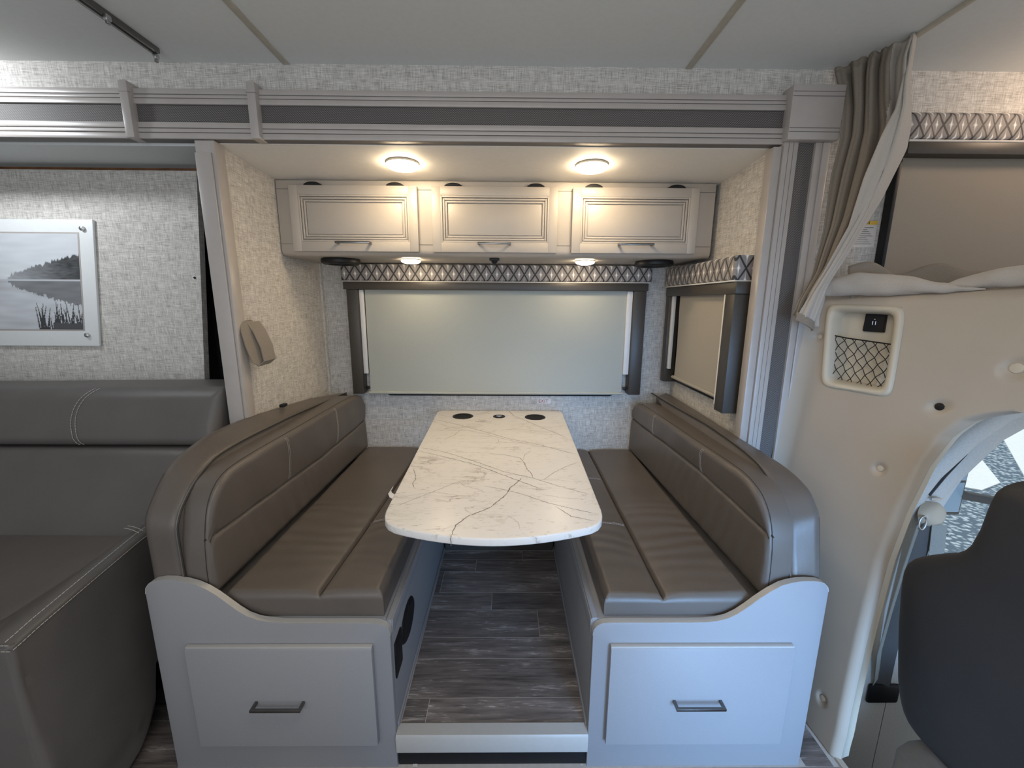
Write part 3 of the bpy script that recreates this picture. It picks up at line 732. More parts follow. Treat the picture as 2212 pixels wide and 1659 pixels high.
# seat cushions: two lobes with a lengthwise groove, soft cross wrinkles
def seat_cushion(s):
    if s < 0: b0, b1, g0, g1 = -.826, -.362, -.549, -.500
    else: b0, b1, g0, g1 = .286, .729, .462, .474
    a0, a1 = .030, 1.276; z0, z1 = .506, (.574 if s < 0 else .562)
    lab = 'taupe leather seat cushion left of the table with lengthwise groove and wrinkles' if s < 0 else 'taupe leather seat cushion right of the table with lengthwise groove and wrinkles'
    c = empty('seat_cushion', ((b0 + b1) / 2, .65, z0), lab, 'cushion', 'dinette seat cushions')
    def disp(a, b, d):
        g = g0 + (g1 - g0) * (a - a0) / (a1 - a0); x = b - g
        v = -.012 * exp(-(x / .0055) ** 2)
        v += .009 * (1 - exp(-(abs(x) / .035) ** 1.2))
        lw = exp(-((a - .38) / .22) ** 2)
        ph = a + .9 * (abs(x) - .1) ** 2 + .015 * sin(b * 17)
        v += .0016 * lw * sin(ph * 95 + 5 * noise.noise(Vector((a * 5, b * 4, 0)))) * (.4 + .6 * min(1, abs(x) / .05)) * (1 if x * s > 0 else .8)
        v += .004 * noise.noise(Vector((a * 4, b * 5, 3 + s)))
        return v
    bm = nb(); slab(bm, a0, a1, lambda a: b0, lambda a: b1, z0, z1, .017, 170, 44, lambda a, b, w: Vector((b, a, w)), disp, groove=lambda a: g0 + (g1 - g0) * (a - a0) / (a1 - a0))
    obj('cushion_body', bm, 'leather', c)
    # welt seam round the top edge
    obj('groove_seam', tube(nb(), [(g0 + (g1 - g0) * i / 20, a0 + .006 + (a1 - a0 - .012) * i / 20, z1 - .0090 + disp(a0 + .006 + (a1 - a0 - .012) * i / 20, g0 + (g1 - g0) * i / 20, 1) * 0 - .0005) for i in range(21)], .0026, 6), 'leather_line', c)
    w = [(b0 + .002, a0 + .002), (b1 - .002, a0 + .002), (b1 - .002, a1 - .004), (b0 + .002, a1 - .004)]
    obj('seam', tube(nb(), [(x, y, z1 - .0155) for x, y in w], .0016, 6, closed=True), 'leather_line', c)
    st = nb()
    ys = [.436] if s < 0 else [.430, .850]
    for y in ys:
        for dy in (-.004, .004):
            e0 = b1 - .014 if s < 0 else b0 + .014; e1 = (g0 + .02) if s < 0 else (g0 - .008)
            xs = [e0 + (e1 - e0) * i / 12 for i in range(13)]
            stitch_line(st, [(x, y + dy + .006 * sin(i / 12 * pi), z1 + .0018 + disp(y, x, 1)) for i, x in enumerate(xs)], (0, 0, 0))
    obj('stitching', st, 'thread', c, kind='stuff')
    return c
seat_cushion(-1); seat_cushion(1)

def back_cushion(s):
    if s < 0:
        tab = [(-.031, .70), (-.026, .76), (-.018, .805), (-.008, .842), (.005, .873), (.025, .899), (.050, .919), (.075, .929), (.10, .935), (.16, .939), (.235, .940), (.5, .937), (.92, .934), (1.05, .930), (1.13, .918), (1.18, .895), (1.21, .865), (1.230, .82), (1.236, .78)]
        xb, xf = -.9205, -.800; lab = 'taupe leather backrest cushion of the left dinette bench with two double seams'
        zg = interp([(-.03, .783), (.68, .752), (1.23, .757)]); st = [.388, .815]
    else:
        tab = [(-.040, .70), (-.036, .76), (-.026, .81), (-.010, .845), (.009, .868), (.035, .888), (.061, .899), (.10, .909), (.151, .914), (.25, .912), (.439, .905), (.831, .894), (1.05, .886), (1.13, .878), (1.18, .862), (1.215, .835), (1.236, .79)]
        xb, xf = .8255, .703; lab = 'taupe leather backrest cushion of the right dinette bench with two double seams'
        zg = interp([(-.04, .797), (.419, .809), (1.187, .769)]); st = [.362, .864]
    c = empty('back_cushion', ((xb + xf) / 2, .6, .575), lab, 'cushion', 'dinette backrest cushions')
    k0, k1 = (1.057, 1.027) if s < 0 else (1.0705, 1.02)
    kk = lambda a: k0 + (k1 - k0) * (a + .03) / 1.27
    XF = lambda a: xf * (k0 + (k1 - k0) * max(0, min(1, (a - .02) / 1.25)))
    tab = [((a + 1.04) * kk(a) - 1.04, 1.414 - (1.414 - z) * kk(a)) for a, z in tab]
    zg0 = zg; zg = lambda a: 1.414 - (1.414 - zg0(a - .05)) * kk(a)
    st = [(a + 1.04) * kk(a) - 1.04 for a in st]
    f = interp(tab); a0, a1 = tab[0][0], min(1.281, tab[-1][0])
    def disp(a, b, d):
        x = b - zg(a)
        v = -.011 * exp(-(x / .005) ** 2) + .008 * (1 - exp(-(abs(x) / .035) ** 1.2))
        if x < 0:
            lw = exp(-((a - .42) / .28) ** 2); v += .0030 * lw * sin(a * 85 + b * 30 + 3 * noise.noise(Vector((a * 5, b * 6, 1)))) * min(1, -x / .04)
        else: v += .0014 * sin(a * 33 + b * 20)
        return v + .005 * noise.noise(Vector((a * 3.5, b * 4, 7 + s)))
    w1 = abs(xf - xb); sg = 1 if s < 0 else -1
    bm = nb(); slab(bm, a0, a1, lambda a: .5755 if s < 0 else .5635, f, 0, w1, .014, 110, 34, lambda a, b, w: Vector((xb + sg * w + (XF(a) - xf) * (w / w1), a, b)), disp, ra=.012, groove=zg)
    obj('cushion_body', bm, 'leather', c, ang=50)
    pts = []
    for i in range(70):
        a = a0 + (a1 - a0) * (i / 69) ** 1.6; pts.append((XF(a) - sg * .0125, a, f(a) + .0003))
    pts = [(XF(a0) - sg * .0125, a0 - .0003, .59), (XF(a0) - sg * .0125, a0 - .0003, .65)] + pts
    obj('seam', tube(nb(), pts, .0013, 6), 'leather_line', c)
    gp = []
    for i in range(40):
        a = a0 + .004 + (a1 - a0 - .008) * i / 39; gp.append((XF(a) + sg * (disp(a, zg(a), 1) + .0008), a, zg(a)))
    obj('groove_seam', tube(nb(), gp, .0024, 6), 'leather_line', c)
    sb = nb()
    for a in st:
        for da in (-.0045, .0045):
            P = []
            for i in range(16):
                b = f(a) - .006 - (f(a) - .006 - zg(a) - .006) * i / 15; aa = a + da + .006 * sin(i / 15 * pi)
                d = f(a) - b; e = 0 if d >= .014 else .014 - sqrt(max(0, .014 ** 2 - (.014 - d) ** 2))
                P.append((XF(aa) + sg * (-e + disp(aa, b, 1) * min(1, d / .014) + .0008), aa, b))
            stitch_line(sb, P, (0, 0, 0))
    obj('stitching', sb, 'thread', c, kind='stuff')
    return c
back_cushion(-1); back_cushion(1)
B('shell_gap_block', 'black', (-.985, -.965, .70, .735, .962, .975), bL, bev=.003)  # small black block added for the dark gap at the shell

# ------------------------------------------------------------------ table
def table():
    t = empty('dinette_table', (-.04, .62, .116), 'white marble-look dinette table with rounded corners, two cup holders and a socket', 'table')
    # outline of the top (x, y)
    L = [(-.400, 1.235), (-.392, 1.262), (-.375, 1.277), (-.350, 1.282)]
    Rr = [(.262, 1.282), (.287, 1.277), (.303, 1.262), (.309, 1.235)]
    fr = []
    corners = [(.283, .110), (.2795, .082), (.272, .056), (.258, .033), (.236, .016)]
    n = 16
    arc = [(.236 + (-.314 - .236) * i / n, .016 - .060 * sin(pi * i / n) ** .9) for i in range(1, n)]
    lc = [(-.314, .016), (-.337, .033), (-.352, .056), (-.360, .082), (-.364, .110)]
    P = L + Rr + corners + arc + lc
    bm = nb(); prism(bm, P, 'z', .776, .800, bev=.0045, seg=3)
    top = obj('table_top', bm, 'marble', t, ang=60)
    zt = .8003
    V = [([(0.054, 0.35), (0.035, 0.308), (0.007, 0.26), (-0.006, 0.209), (-0.031, 0.167), (-0.051, 0.128), (-0.086, 0.097), (-0.116, 0.074), (-0.131, 0.045), (-0.145, 0.024), (-0.149, -0.012), (-.150, -.030)], .0030, 0),
      ([(-0.369, 0.649), (-0.286, 0.613), (-0.217, 0.567), (-0.109, 0.481), (-0.011, 0.395), (0.09, 0.342), (0.162, 0.284), (0.269, 0.213)], .0024, 0),
      ([(-0.36, 0.606), (-0.255, 0.544), (-0.148, 0.481), (-0.067, 0.413), (0.008, 0.346), (0.06, 0.3), (0.112, 0.253)], .0028, 0),
      ([(-0.373, 1.079), (-0.217, 0.964), (-0.111, 0.874), (0.009, 0.771), (0.12, 0.704), (0.27, 0.587)], .0030, 0),
      ([(-0.36, 1.006), (-0.238, 0.921), (-0.11, 0.844), (-0.037, 0.785), (0.118, 0.678), (0.273, 0.629)], .0024, 1),
      ([(0.005, 1.27), (0.032, 1.163), (0.09, 1.075), (0.183, 0.926), (0.273, 0.788)], .0026, 0),
      ([(0.09, 0.342), (0.088, 0.377), (0.072, 0.423), (0.063, 0.493), (0.049, 0.535), (-0.012, 0.568), (-0.079, 0.585)], .0028, 0),
      ([(0.06, 0.514), (0.07, 0.569), (0.102, 0.628)], .002, 1),
      ([(-0.078, 0.276), (-0.003, 0.245), (0.056, 0.209), (0.117, 0.161), (0.176, 0.129), (0.268, 0.086)], .002, 0),
      ([(-0.355, 0.43), (-0.335, 0.375), (-0.325, 0.331), (-0.326, 0.29), (-0.308, 0.252)], .0024, 0),
      ([(-0.291, 0.754), (-0.25, 0.827), (-0.231, 0.905)], .0024, 1), ([(0.124, 0.325), (0.174, 0.396), (0.218, 0.443), (0.276, 0.494)], .0022, 1),
      ([(-0.347, 0.127), (-0.305, 0.17), (-0.26, 0.215), (-0.213, 0.267), (-0.171, 0.311)], .0020, 1),
      ([(-0.171, 0.311), (-0.146, 0.275), (-0.1, 0.252), (-0.075, 0.226)], .0020, 1),
      ([(-0.189, 1.171), (-0.147, 1.203), (-0.094, 1.27)], .0024, 1), ([(-0.384, 1.179), (-0.229, 1.081), (-0.083, 1.018)], .0018, 1),
      ([(0.146, 0.135), (0.166, 0.104), (0.186, 0.074), (0.224, 0.057), (0.254, 0.045)], .0022, 0),
      ([(-0.046, 0.785), (-0.041, 0.729), (0.031, 0.716), (0.098, 0.71)], .0022, 1),
      ([(-.30, .52), (-.2, .535), (-.1, .50)], .0014, 1), ([(-.05, .9), (.05, .93), (.2, .86)], .0014, 1), ([(-.33, .20), (-.24, .23), (-.14, .20)], .0014, 1), ([(.0, .08), (.03, .04), (.035, .0)], .0014, 1), ([(.1, .22), (.17, .19), (.24, .18)], .0014, 1)]
    rnd = random.Random(3)
    for mi_, nm in ((0, 'vein'), (1, 'vein_pale')):
        bm = nb(); tb = bmesh.new()
        for pts, w, k in V:
            if k != mi_: continue
            fine = []
            for (x0, y0), (x1, y1) in zip(pts, pts[1:]):
                Ls = sqrt((x1 - x0) ** 2 + (y1 - y0) ** 2); m = max(2, int(Ls / .006))
                for i in range(m):
                    u = i / m; fine.append((x0 + (x1 - x0) * u, y0 + (y1 - y0) * u))
            fine.append(pts[-1]); N = len(fine); prev = None
            for i, (x, y) in enumerate(fine):
                j = .0014; px, py = x + rnd.uniform(-j, j), y + rnd.uniform(-j, j)
                a = fine[max(0, i - 1)]; c = fine[min(N - 1, i + 1)]; dx, dy = c[0] - a[0], c[1] - a[1]; q = sqrt(dx * dx + dy * dy) or 1
                hw = w * .62 * rnd.uniform(.45, 1.1) * min(1, .25 + min(i, N - 1 - i) / 6)
                A = tb.verts.new((px - dy / q * hw, py + dx / q * hw, zt)); Bv = tb.verts.new((px + dy / q * hw, py - dx / q * hw, zt))
                if prev: tb.faces.new((prev[0], prev[1], Bv, A))
                prev = (A, Bv)
        bmesh.ops.recalc_face_normals(tb, faces=tb.faces)
        _merge(bm, tb); obj('veining', bm, nm, top, smooth=False, kind='stuff')
    # short veins running over the front edge
    bm = nb(); tube(bm, [(-.150, -.030, .800), (-.1515, -.0395, .796), (-.149, -.0405, .787), (-.150, -.040, .777)], .0010, 5); pass
    obj('edge_vein', bm, 'vein', top)
    for x, y in ((-.246, 1.150), (.148, 1.136)):
        c = nb(); lathe(c, (x, y, .8), (0, 0, -1), [(.047, .004), (.047, -.0022), (.052, -.0028), (.056, -.0015), (.0565, .0002)], 40)
        h = obj('cup_holder', c, 'steel', t); h.data.materials[0] = MT['black']
        obj('cup_well', lathe(nb(), (x, y, .8), (0, 0, -1), [(.047, -.0024), (.046, -.001), (.045, -.0006), (0, -.0006)], 40), 'black_soft', h)
    so = obj('power_socket', lathe(nb(), (-.048, 1.146, .8), (0, 0, 1), [(.033, 0), (.033, .002), (.029, .004), (.024, .003), (0, .003)], 32), 'black', t)
    obj('socket_cap', lathe(nb(), (-.048, 1.146, .803), (0, 0, 1), [(.016, 0), (.015, .003), (.008, .0035), (0, .0035)], 24), 'steel', so)
    bm = nb(); cyl(bm, (-.04, 1.12, .305), (-.04, 1.12, .776), .025); box(bm, -.10, .02, 1.06, 1.18, .3003, .308, bev=.002); box(bm, -.14, .06, 1.02, 1.22, .768, .776, bev=.002)
    obj('leg', bm, 'steel', t)
    bm = nb(); ribbon(bm, [(-.364, .235, .770), (-.376, .238, .779), (-.388, .243, .783), (-.394, .252, .790), (-.388, .262, .797)], (0.1, 1, .2), .022, .0015)
    obj('edge_clip', bm, 'white', t, label='curled white clip')
    return t
table()

# ------------------------------------------------------------------ sofa
def sofa():
    s = empty('sofa', (-2.0, .2, 0), 'taupe leather sofa with light double stitching left of the dinette', 'sofa')
    LS = 'leather_sofa'
    # right arm / end panel
    bm = nb()
    top = interp([(-.20, .622), (-.15, .634), (0, .660), (.15, .684), (.35, .70), (.60, .70)])
    bot = interp([(-.20, .0), (-.02, .0), (.03, .02), (.07, .06), (.10, .13), (.12, .24), (.6, .24)])
    slab(bm, -.205, .45, bot, top, 0, .028, .014, 50, 26, lambda a, b, w: Vector((-1.178 + w, a, b)), lambda a, b, d: .006 * sin((b) * 9) * (1 if b > .1 else 0) + .002 * noise.noise(Vector((a * 8, b * 8, 0))))
    arm = obj('arm', bm, LS, s, ang=50)
    bm = nb()
    def crown(u, v):
        a = -.203 + u * .65; t_ = top(a); q = v
        z = .600 + (t_ - .602) * (1 - q ** 1.7) + .012 * sin(pi * min(1, q * 1.6)) * (1 - q)
        return Vector((-1.160 - .145 * q, a, z))
    grid(bm, crown, 50, 14); obj('bolster', bm, LS, arm, ang=60)
    st = nb()
    for off, dz in ((0.0, -.010), (-.014, .011)):
        P = [(-1.1495 + off, -.204 + i * .016, top(-.204 + i * .016) + dz) for i in range(38)]
        stitch_line(st, P, (0.0012, 0, 0.0012), .007, .003, .0010)
    for zz in (0, .016):
        P = [(-1.152 - i * .012, -.2065, top(-.205) - .010 + zz) for i in range(14)]
        stitch_line(st, P, (0, -.0012, 0), .007, .003, .0010)
    for dx in (0, .014):
        P = [(-1.150 - .009 * i, .150 + dx + .0035 * i, top(.15) + .012 + .003 * sin(i / 8 * pi)) for i in range(9)]
        stitch_line(st, P, (0, 0, .004), .007, .003, .0010)
    obj('stitching', st, 'thread', arm, kind='stuff')
    # seat
    bm = nb(); slab(bm, -2.95, -1.285, lambda a: -.205, lambda a: .40, .30, .604, .04, 40, 20, lambda a, b, w: Vector((a, b, w)), lambda a, b, d: .006 * sin(b * 6) + .004 * noise.noise(Vector((a * 4, b * 4, 2))))
    obj('seat', bm, LS, s, ang=60)
    bm = nb(); slab(bm, -2.95, -1.156, lambda a: .0, lambda a: .590 if a < -1.30 else .590 + .032 * (1 - ((-1.16 - a) / .145) ** 2 if a < -1.16 else 1), 0, .03, .012, 60, 12, lambda a, b, w: Vector((a, -.178 - w, b)))
    obj('front_panel', bm, LS, s)
    # backrest
    def lean(z, y0): return y0 + (z - .60) * .50
    bm = nb(); slab(bm, -2.95, -1.110, lambda a: .59, lambda a: .874, 0, .16, .022, 40, 14, lambda a, b, w: Vector((a, lean(b, .44) - w, b)), lambda a, b, d: .008 * sin((b - .59) / .28 * pi) + .003 * noise.noise(Vector((a * 3, b * 5, 2))))
    obj('lower_backrest', bm, LS, s, ang=50)
    bm = nb(); slab(bm, -2.95, -1.085, lambda a: .880, lambda a: 1.083 + .006 * sin((a + 1.125) * 2.2 + 1.2), 0, .175, .034, 40, 16, lambda a, b, w: Vector((a, .600 + (b - .878) * .4 - w, b)), lambda a, b, d: .010 * sin((b - .88) / .21 * pi) + .003 * noise.noise(Vector((a * 3, b * 5, 5))))
    ub = obj('upper_backrest', bm, LS, s, ang=50)
    st = nb()
    for dx in (0, .016):
        P = []
        for i in range(26):
            q = i / 25; b = .884 + q * .198; d = min(b - .880, 1.086 - b); e = 0 if d >= .034 else .034 - sqrt(max(0, .034 ** 2 - (.034 - d) ** 2))
            w = .175 - e + .010 * sin((b - .88) / .21 * pi) * min(1, d / .034)
            P.append((-1.590 - .028 * sin(q * pi * .8) + dx + .035 * q ** 5, .600 + (b - .878) * .4 - w - .0025, b))
        stitch_line(st, P, (0, 0, 0), .007, .003, .0010)
    obj('stitching', st, 'thread', ub, kind='stuff')
    obj('base', box(nb(), -2.9, -1.30, -.12, .60, -.012, .30), 'black', s)
    return s
sofa()

# ------------------------------------------------------------------ lake picture
def picture():
    p = empty('lake_picture', (-2.1, .74, 1.219), 'white-framed black and white lake picture on the wall above the sofa', 'picture')
    K = .13
    def sh(bm):
        for v in bm.verts: v.co.x += (v.co.z - 1.474) * K
        return bm
    bm = nb(); x0, x1, z0, z1 = -2.62, -1.706, 1.219, 1.729
    box(bm, x0, x1, .7375, .7495, z0, z1, bev=.003); obj('frame', sh(bm), 'frame_white', p)
    ix0, ix1, iz0, iz1 = -2.545, -1.768, 1.289, 1.674
    obj('inner_edge', sh(box(nb(), ix0 - .006, ix1 + .006, .7368, .7380, iz0 - .006, iz1 + .006, bev=.0004)), 'trim', p)
    W, H = 330, 170; me = bpy.data.meshes.new('print'); vs = []; cols = []
    rnd = random.Random(11)
    reeds = [(rnd.uniform(.76, 1.0), rnd.uniform(.02, .22), rnd.uniform(-.25, .25), rnd.uniform(.10, .26)) for _ in range(46)]
    def tree_h(u):
        if u < .62: return .53 + .04 * noise.noise(Vector((u * 30, 0, 0)))
        k = (u - .62) / .38
        return .56 + .24 * k ** .8 + .035 * noise.noise(Vector((u * 55, 1, 0))) + .02 * noise.noise(Vector((u * 130, 4, 0)))
    for j in range(H + 1):
        for i in range(W + 1):
            u, v = i / W, j / H
            vs.append((ix0 + (ix1 - ix0) * u + (iz0 + (iz1 - iz0) * v - 1.474) * K, .7364, iz0 + (iz1 - iz0) * v))
            nz = noise.noise(Vector((u * 8, v * 22, 2))) * .5 + .5; n2 = noise.noise(Vector((u * 30, v * 60, 5)))
            if v > .535:
                g = .60 + .14 * nz + .10 * (1 - v) ; th = tree_h(u)
                if v < th:
                    k = max(0, (u - .55) / .45); dk = .40 - .33 * min(1, k * 1.2) + .05 * n2 + .12 * (1 - (v - .53) / max(.01, th - .53)) * (1 - k) + .05 * noise.noise(Vector((u * 14, v * 9, 8)))
                    e = min(1, (th - v) / .012); g = g * (1 - e) + dk * e
            elif v > .515: g = .52 + .1 * nz
            else:
                g = .40 + .18 * nz + .25 * max(0, .35 - abs(v - .25))
                refl = .515 - (tree_h(u) - .535) * 1.0 - .02 * n2
                if v > refl: g = .16 + .10 * nz + .25 * max(0, .7 - u)
            c = (g * .93, g * .97, g * 1.02)
            for (ru, rb, sl, rh) in reeds:
                if v < rh * 1.15:
                    du = abs(u - (ru + sl * v * .5))
                    if du < .0035 * (1.2 - v / (rh * 1.2)) + .0005: c = (.05, .05, .055)
            if v < .05 + .03 * nz and u > .84: c = (.08, .08, .085)
            cols.append((max(0, c[0]), max(0, c[1]), max(0, c[2]), 1))
    fs = [(j * (W + 1) + i, j * (W + 1) + i + 1, (j + 1) * (W + 1) + i + 1, (j + 1) * (W + 1) + i) for j in range(H) for i in range(W)]
    o_ = Vector(((ix0 + ix1) / 2, .7364, iz0)); vs = [(a - o_.x, b - o_.y, c - o_.z) for a, b, c in vs]
    me.from_pydata(vs, [], fs); at = me.color_attributes.new('col', 'FLOAT_COLOR', 'POINT'); at.data.foreach_set('color', [x for c in cols for x in c])
    m, nt, b = _mat('lake_print'); a = nn(nt, 'ShaderNodeVertexColor'); a.layer_name = 'col'; nt.links.new(a.outputs[0], b.inputs['Base Color']); b.inputs['Roughness'].default_value = .35
    me.materials.append(m); o = bpy.data.objects.new('print', me); COL.objects.link(o); o.parent = p; o.location = o_ - WORLD[p.name]
    for x, z in ((-1.716, 1.694), (-1.777, 1.266), (-2.565, 1.694), (-2.62, 1.266)):
        obj('standoff', lathe(nb(), (x, .7375, z), (0, -1, 0), [(.009, 0), (.010, .004), (.009, .009), (.005, .0115), (0, .012)], 20), 'steel', p)
picture()
obj('screw_head', lathe(nb(), (-1.305, .7495, 1.505), (0, -1, 0), [(.005, 0), (.004, .003), (0, .004)], 12), 'black', label='tiny dark screw head in the wallpaper right of the lake picture', cat='screw')

# curtain tieback strap on the left niche wall
tb_ = nb()
ribbon(tb_, [(-1.013, .575, 1.335), (-.996, .560, 1.335), (-.985, .545, 1.30), (-.975, .548, 1.24), (-.965, .560, 1.185), (-.955, .580, 1.168), (-.940, .592, 1.185), (-.945, .588, 1.24), (-.962, .580, 1.30), (-.985, .585, 1.332)], (.35, 1, .12), .055, .004)
obj('tieback_strap', tb_, 'curtain', label='folded taupe fabric tieback hanging on the left wall beside the post', cat='strap')

# ------------------------------------------------------------------ ceiling track
tr = empty('ceiling_track', (-1.11, -.2, 2.16), 'dark metal curtain track on the ceiling at the upper left', 'track')
bm = nb(); box(bm, -1.124, -1.098, -1.2, .452, 2.172, 2.1885, bev=.002); obj('rail', bm, 'chrome', tr)
obj('channel', box(nb(), -1.114, -1.108, -1.2, .4525, 2.1712, 2.1725), 'black', tr)
for x, y in ((-1.093, .268), (-1.112, .450)):
    c = nb(); box(c, x - .006, x + .006, y - .008, y + .008, 2.158, 2.172, bev=.002); lathe(c, (x, y, 2.158), (0, 0, -1), [(.003, 0), (.006, .004), (.006, .008), (0, .012)], 12)
    obj('track_clip', c, 'steel', tr)

# ------------------------------------------------------------------ moulded cab pillar panel
arch = interp([(-.01, .004), (.075, .007), (.255, .031), (.418, .053), (.639, .078), (.803, .085), (.951, .080), (1.048, .063), (1.103, .036), (1.128, .003), (1.149, -.038)])
DIMP = [(.008, 1.252, .0145), (.108, 1.124, .0115), (.179, .905, .0098), (.456, 1.296, .009), (.103, .121, .010)]
RC = [Vector(p) for p in ((1.135, .459, 1.416), (1.236, .255, 1.410), (1.201, .212, 1.124), (1.124, .414, 1.122))]
def rcp(u, v, n=0.0):
    a = RC[0].lerp(RC[1], u); b = RC[3].lerp(RC[2], u); p = a.lerp(b, v)
    return p + Vector((-.894, -.447, .05)).normalized() * n
def pillar():
    P = empty('pillar_panel', (1.15, .1, 0), 'large beige moulded plastic panel with arched edge between dinette and driver seat', 'panel')
    def surf(y, z):
        x = panelX(y, z); d = 0
        for dy, dz, r in DIMP:
            q = sqrt((y - dy) ** 2 + (z - dz) ** 2) / (r * 1.75)
            d += .010 * exp(-q ** 4)
        p = Vector((x, y, z)) - Vector((-.894, -.447, 0)) * d
        # rounding towards the arched edge and the left border
        ya = arch(z) if z < 1.149 else -9
        e = max(0, 1 - (y - ya) / .03) if y - ya < .03 else 0
        if z >= 1.149 and y < -.038: 
            zb = 1.149 + .012 * min(1, (-.038 - y) / .1); e = max(0, 1 - (z - zb) / .03) if z - zb < .03 else 0
        p += Vector((.894, .447, 0)) * (.022 * e * e)
        l = max(0, 1 - (.50 - y) / .05); p += Vector((-.0, 0, 0)) + Vector((-.03 * l * l, .0, 0))
        return p
    t = bmesh.new(); NZ1, NY = 170, 110
    zs = [-.01 + 1.159 * j / NZ1 for j in range(NZ1 + 1)]
    lower = []
    for z in zs:
        ya = arch(z); lower.append([t.verts.new(surf(.50 + (ya - .50) * (1 - (1 - i / NY) ** 1.25), z)) for i in range(NY + 1)])
    def inhole(c):
        # inside of recess opening?
        if not (1.14 < c.z < 1.40): return False
        v = (1.418 - c.z) / .292; yl = .459 + (.414 - .459) * v; yr = .255 + (.212 - .255) * v
        return yr + .014 < c.y < yl - .014
    for j in range(NZ1):
        for i in range(NY): 
            f = (lower[j][i], lower[j][i + 1], lower[j + 1][i + 1], lower[j + 1][i]); t.faces.new(f)
    # upper part: from z=1.149 to the top, running past the arch
    ys = [v.co.y for v in lower[-1]]
    yu = [.50 + (arch(1.149) - .50) * (1 - (1 - i / NY) ** 1.25) for i in range(NY + 1)] + [-.038 - .6 * k / 60 for k in range(1, 61)]
    NZ2 = 44; upper = []
    for j in range(NZ2 + 1):
        q = j / NZ2; row = []
        for i, y in enumerate(yu):
            z0 = 1.149 + .012 * min(1, max(0, (-.038 - y) / .1)); z1 = 1.441 + .017 * min(1, (.49 - y) / .45)
            z = z0 + (z1 - z0) * q
            if j == 0 and i <= NY: row.append(lower[-1][i]); continue
            p = surf(y, z)
            if q > .9: p += Vector((.02, .01, 0)) * ((q - .9) / .1) ** 2
            row.append(t.verts.new(p))
        upper.append(row)
    for j in range(NZ2):
        for i in range(len(yu) - 1): t.faces.new((upper[j][i], upper[j][i + 1], upper[j + 1][i + 1], upper[j + 1][i]))
    kill = [f for f in t.faces if inhole(f.calc_center_median())]
    bmesh.ops.delete(t, geom=kill, context='FACES')
    bmesh.ops.recalc_face_normals(t, faces=t.faces)
    bmesh.ops.solidify(t, geom=t.faces[:], thickness=-.006) if False else None
    bm = nb(); me = bpy.data.meshes.new('x'); t.to_mesh(me); t.free(); bm.from_mesh(me); bpy.data.meshes.remove(me)
    o = obj('panel_skin', bm, 'beige', P, ang=60)
    md = o.modifiers.new('thickness', 'SOLIDIFY'); md.thickness = .006; md.offset = 0.0
    # rolled flange along the arch
    edge = [surf(arch(z), z) for z in [-.01 + 1.158 * j / 60 for j in range(61)]] + [surf(-.038 - .6 * k / 12, 1.149 + .012 * min(1, k / 2)) for k in range(1, 13)]
    bm = nb(); grid(bm, lambda u, v: edge[int(round(u * (len(edge) - 1)))] + Vector((.035, .012, 0)) * v + Vector((0, .004 * sin(v * pi), -.004 * sin(v * pi))), len(edge) - 1, 5)
    obj('arch_flange', bm, 'beige_l', P, ang=70)
    # recess frame + pocket
    bm = nb(); N = 64; loop = []
    for k in range(N):
        a = 2 * pi * k / N; ca, sa = cos(a), sin(a); p = .22
        u = .5 + .5 * (abs(ca) ** p) * (1 if ca > 0 else -1); v = .5 + .5 * (abs(sa) ** p) * (1 if sa > 0 else -1); loop.append((u, v))
    prof = [(0, -.004), (.012, .007), (.035, .012), (.065, .011), (.095, .002), (.115, -.020), (.125, -.042)]
    t = bmesh.new(); R = []
    for ins, n in prof:
        R.append([t.verts.new(rcp(.5 + (u - .5) * (1 - 2 * ins * 1.25), .5 + (v - .5) * (1 - 2 * ins * .85), n)) for u, v in loop])
    for A, C_ in zip(R, R[1:]):
        for i in range(N): t.faces.new((A[i], A[(i + 1) % N], C_[(i + 1) % N], C_[i]))
    t.faces.new(R[-1]); bmesh.ops.recalc_face_normals(t, faces=t.faces); _merge(bm, t)
    rc = obj('recess_tray', bm, 'beige_l', P, ang=50, label='cream moulded recess tray')
    # USB plate
    bm = nb(); q = [(1.181, .359, 1.386), (1.206, .307, 1.388), (1.200, .299, 1.324), (1.174, .354, 1.325)]
    nv = Vector((-.894, -.447, .05)); t = bmesh.new()
    cen = sum((Vector(a) for a in q), Vector()) / 4 
    A = [t.verts.new(Vector(a) + nv * -.040) for a in q]; Bq = [t.verts.new(cen + (Vector(a) - cen) * .97 + nv * -.030) for a in q]
    t.faces.new(list(reversed(Bq))); 
    for i in range(4): t.faces.new((A[i], A[(i + 1) % 4], Bq[(i + 1) % 4], Bq[i]))
    bmesh.ops.bevel(t, geom=t.edges[:], offset=.002, segments=2, affect='EDGES'); bmesh.ops.recalc_face_normals(t, faces=t.faces); _merge(bm, t)
    up = obj('socket_plate', bm, 'black', rc)
    bm = nb()
    for du in (-.004, .004): tube(bm, [cen + Vector((.447 * du, -.894 * du, -.008)) + nv * -.0295, cen + Vector((.447 * du, -.894 * du, .004)) + nv * -.0295], .0012, 6)
    lathe(bm, cen + Vector((0, 0, .010)) + nv * -.030, (-.894, -.447, 0), [(0, .002), (.002, .001), (.002, 0)], 8)
    obj('socket_mark', bm, 'steel', up)
    # elastic net
    bm = nb(); nn_ = -.012
    tube(bm, [rcp(.10, .375, nn_), rcp(.3, .395, nn_ - .002), rcp(.6, .41, nn_), rcp(.90, .425, nn_)], .0024, 6)
    nu = 6
    def np_(u, v): return rcp(.09 + .81 * u, .38 + .045 * u + (.50 - .01 * u) * v, nn_ - .008 * sin(pi * min(1, v)) )
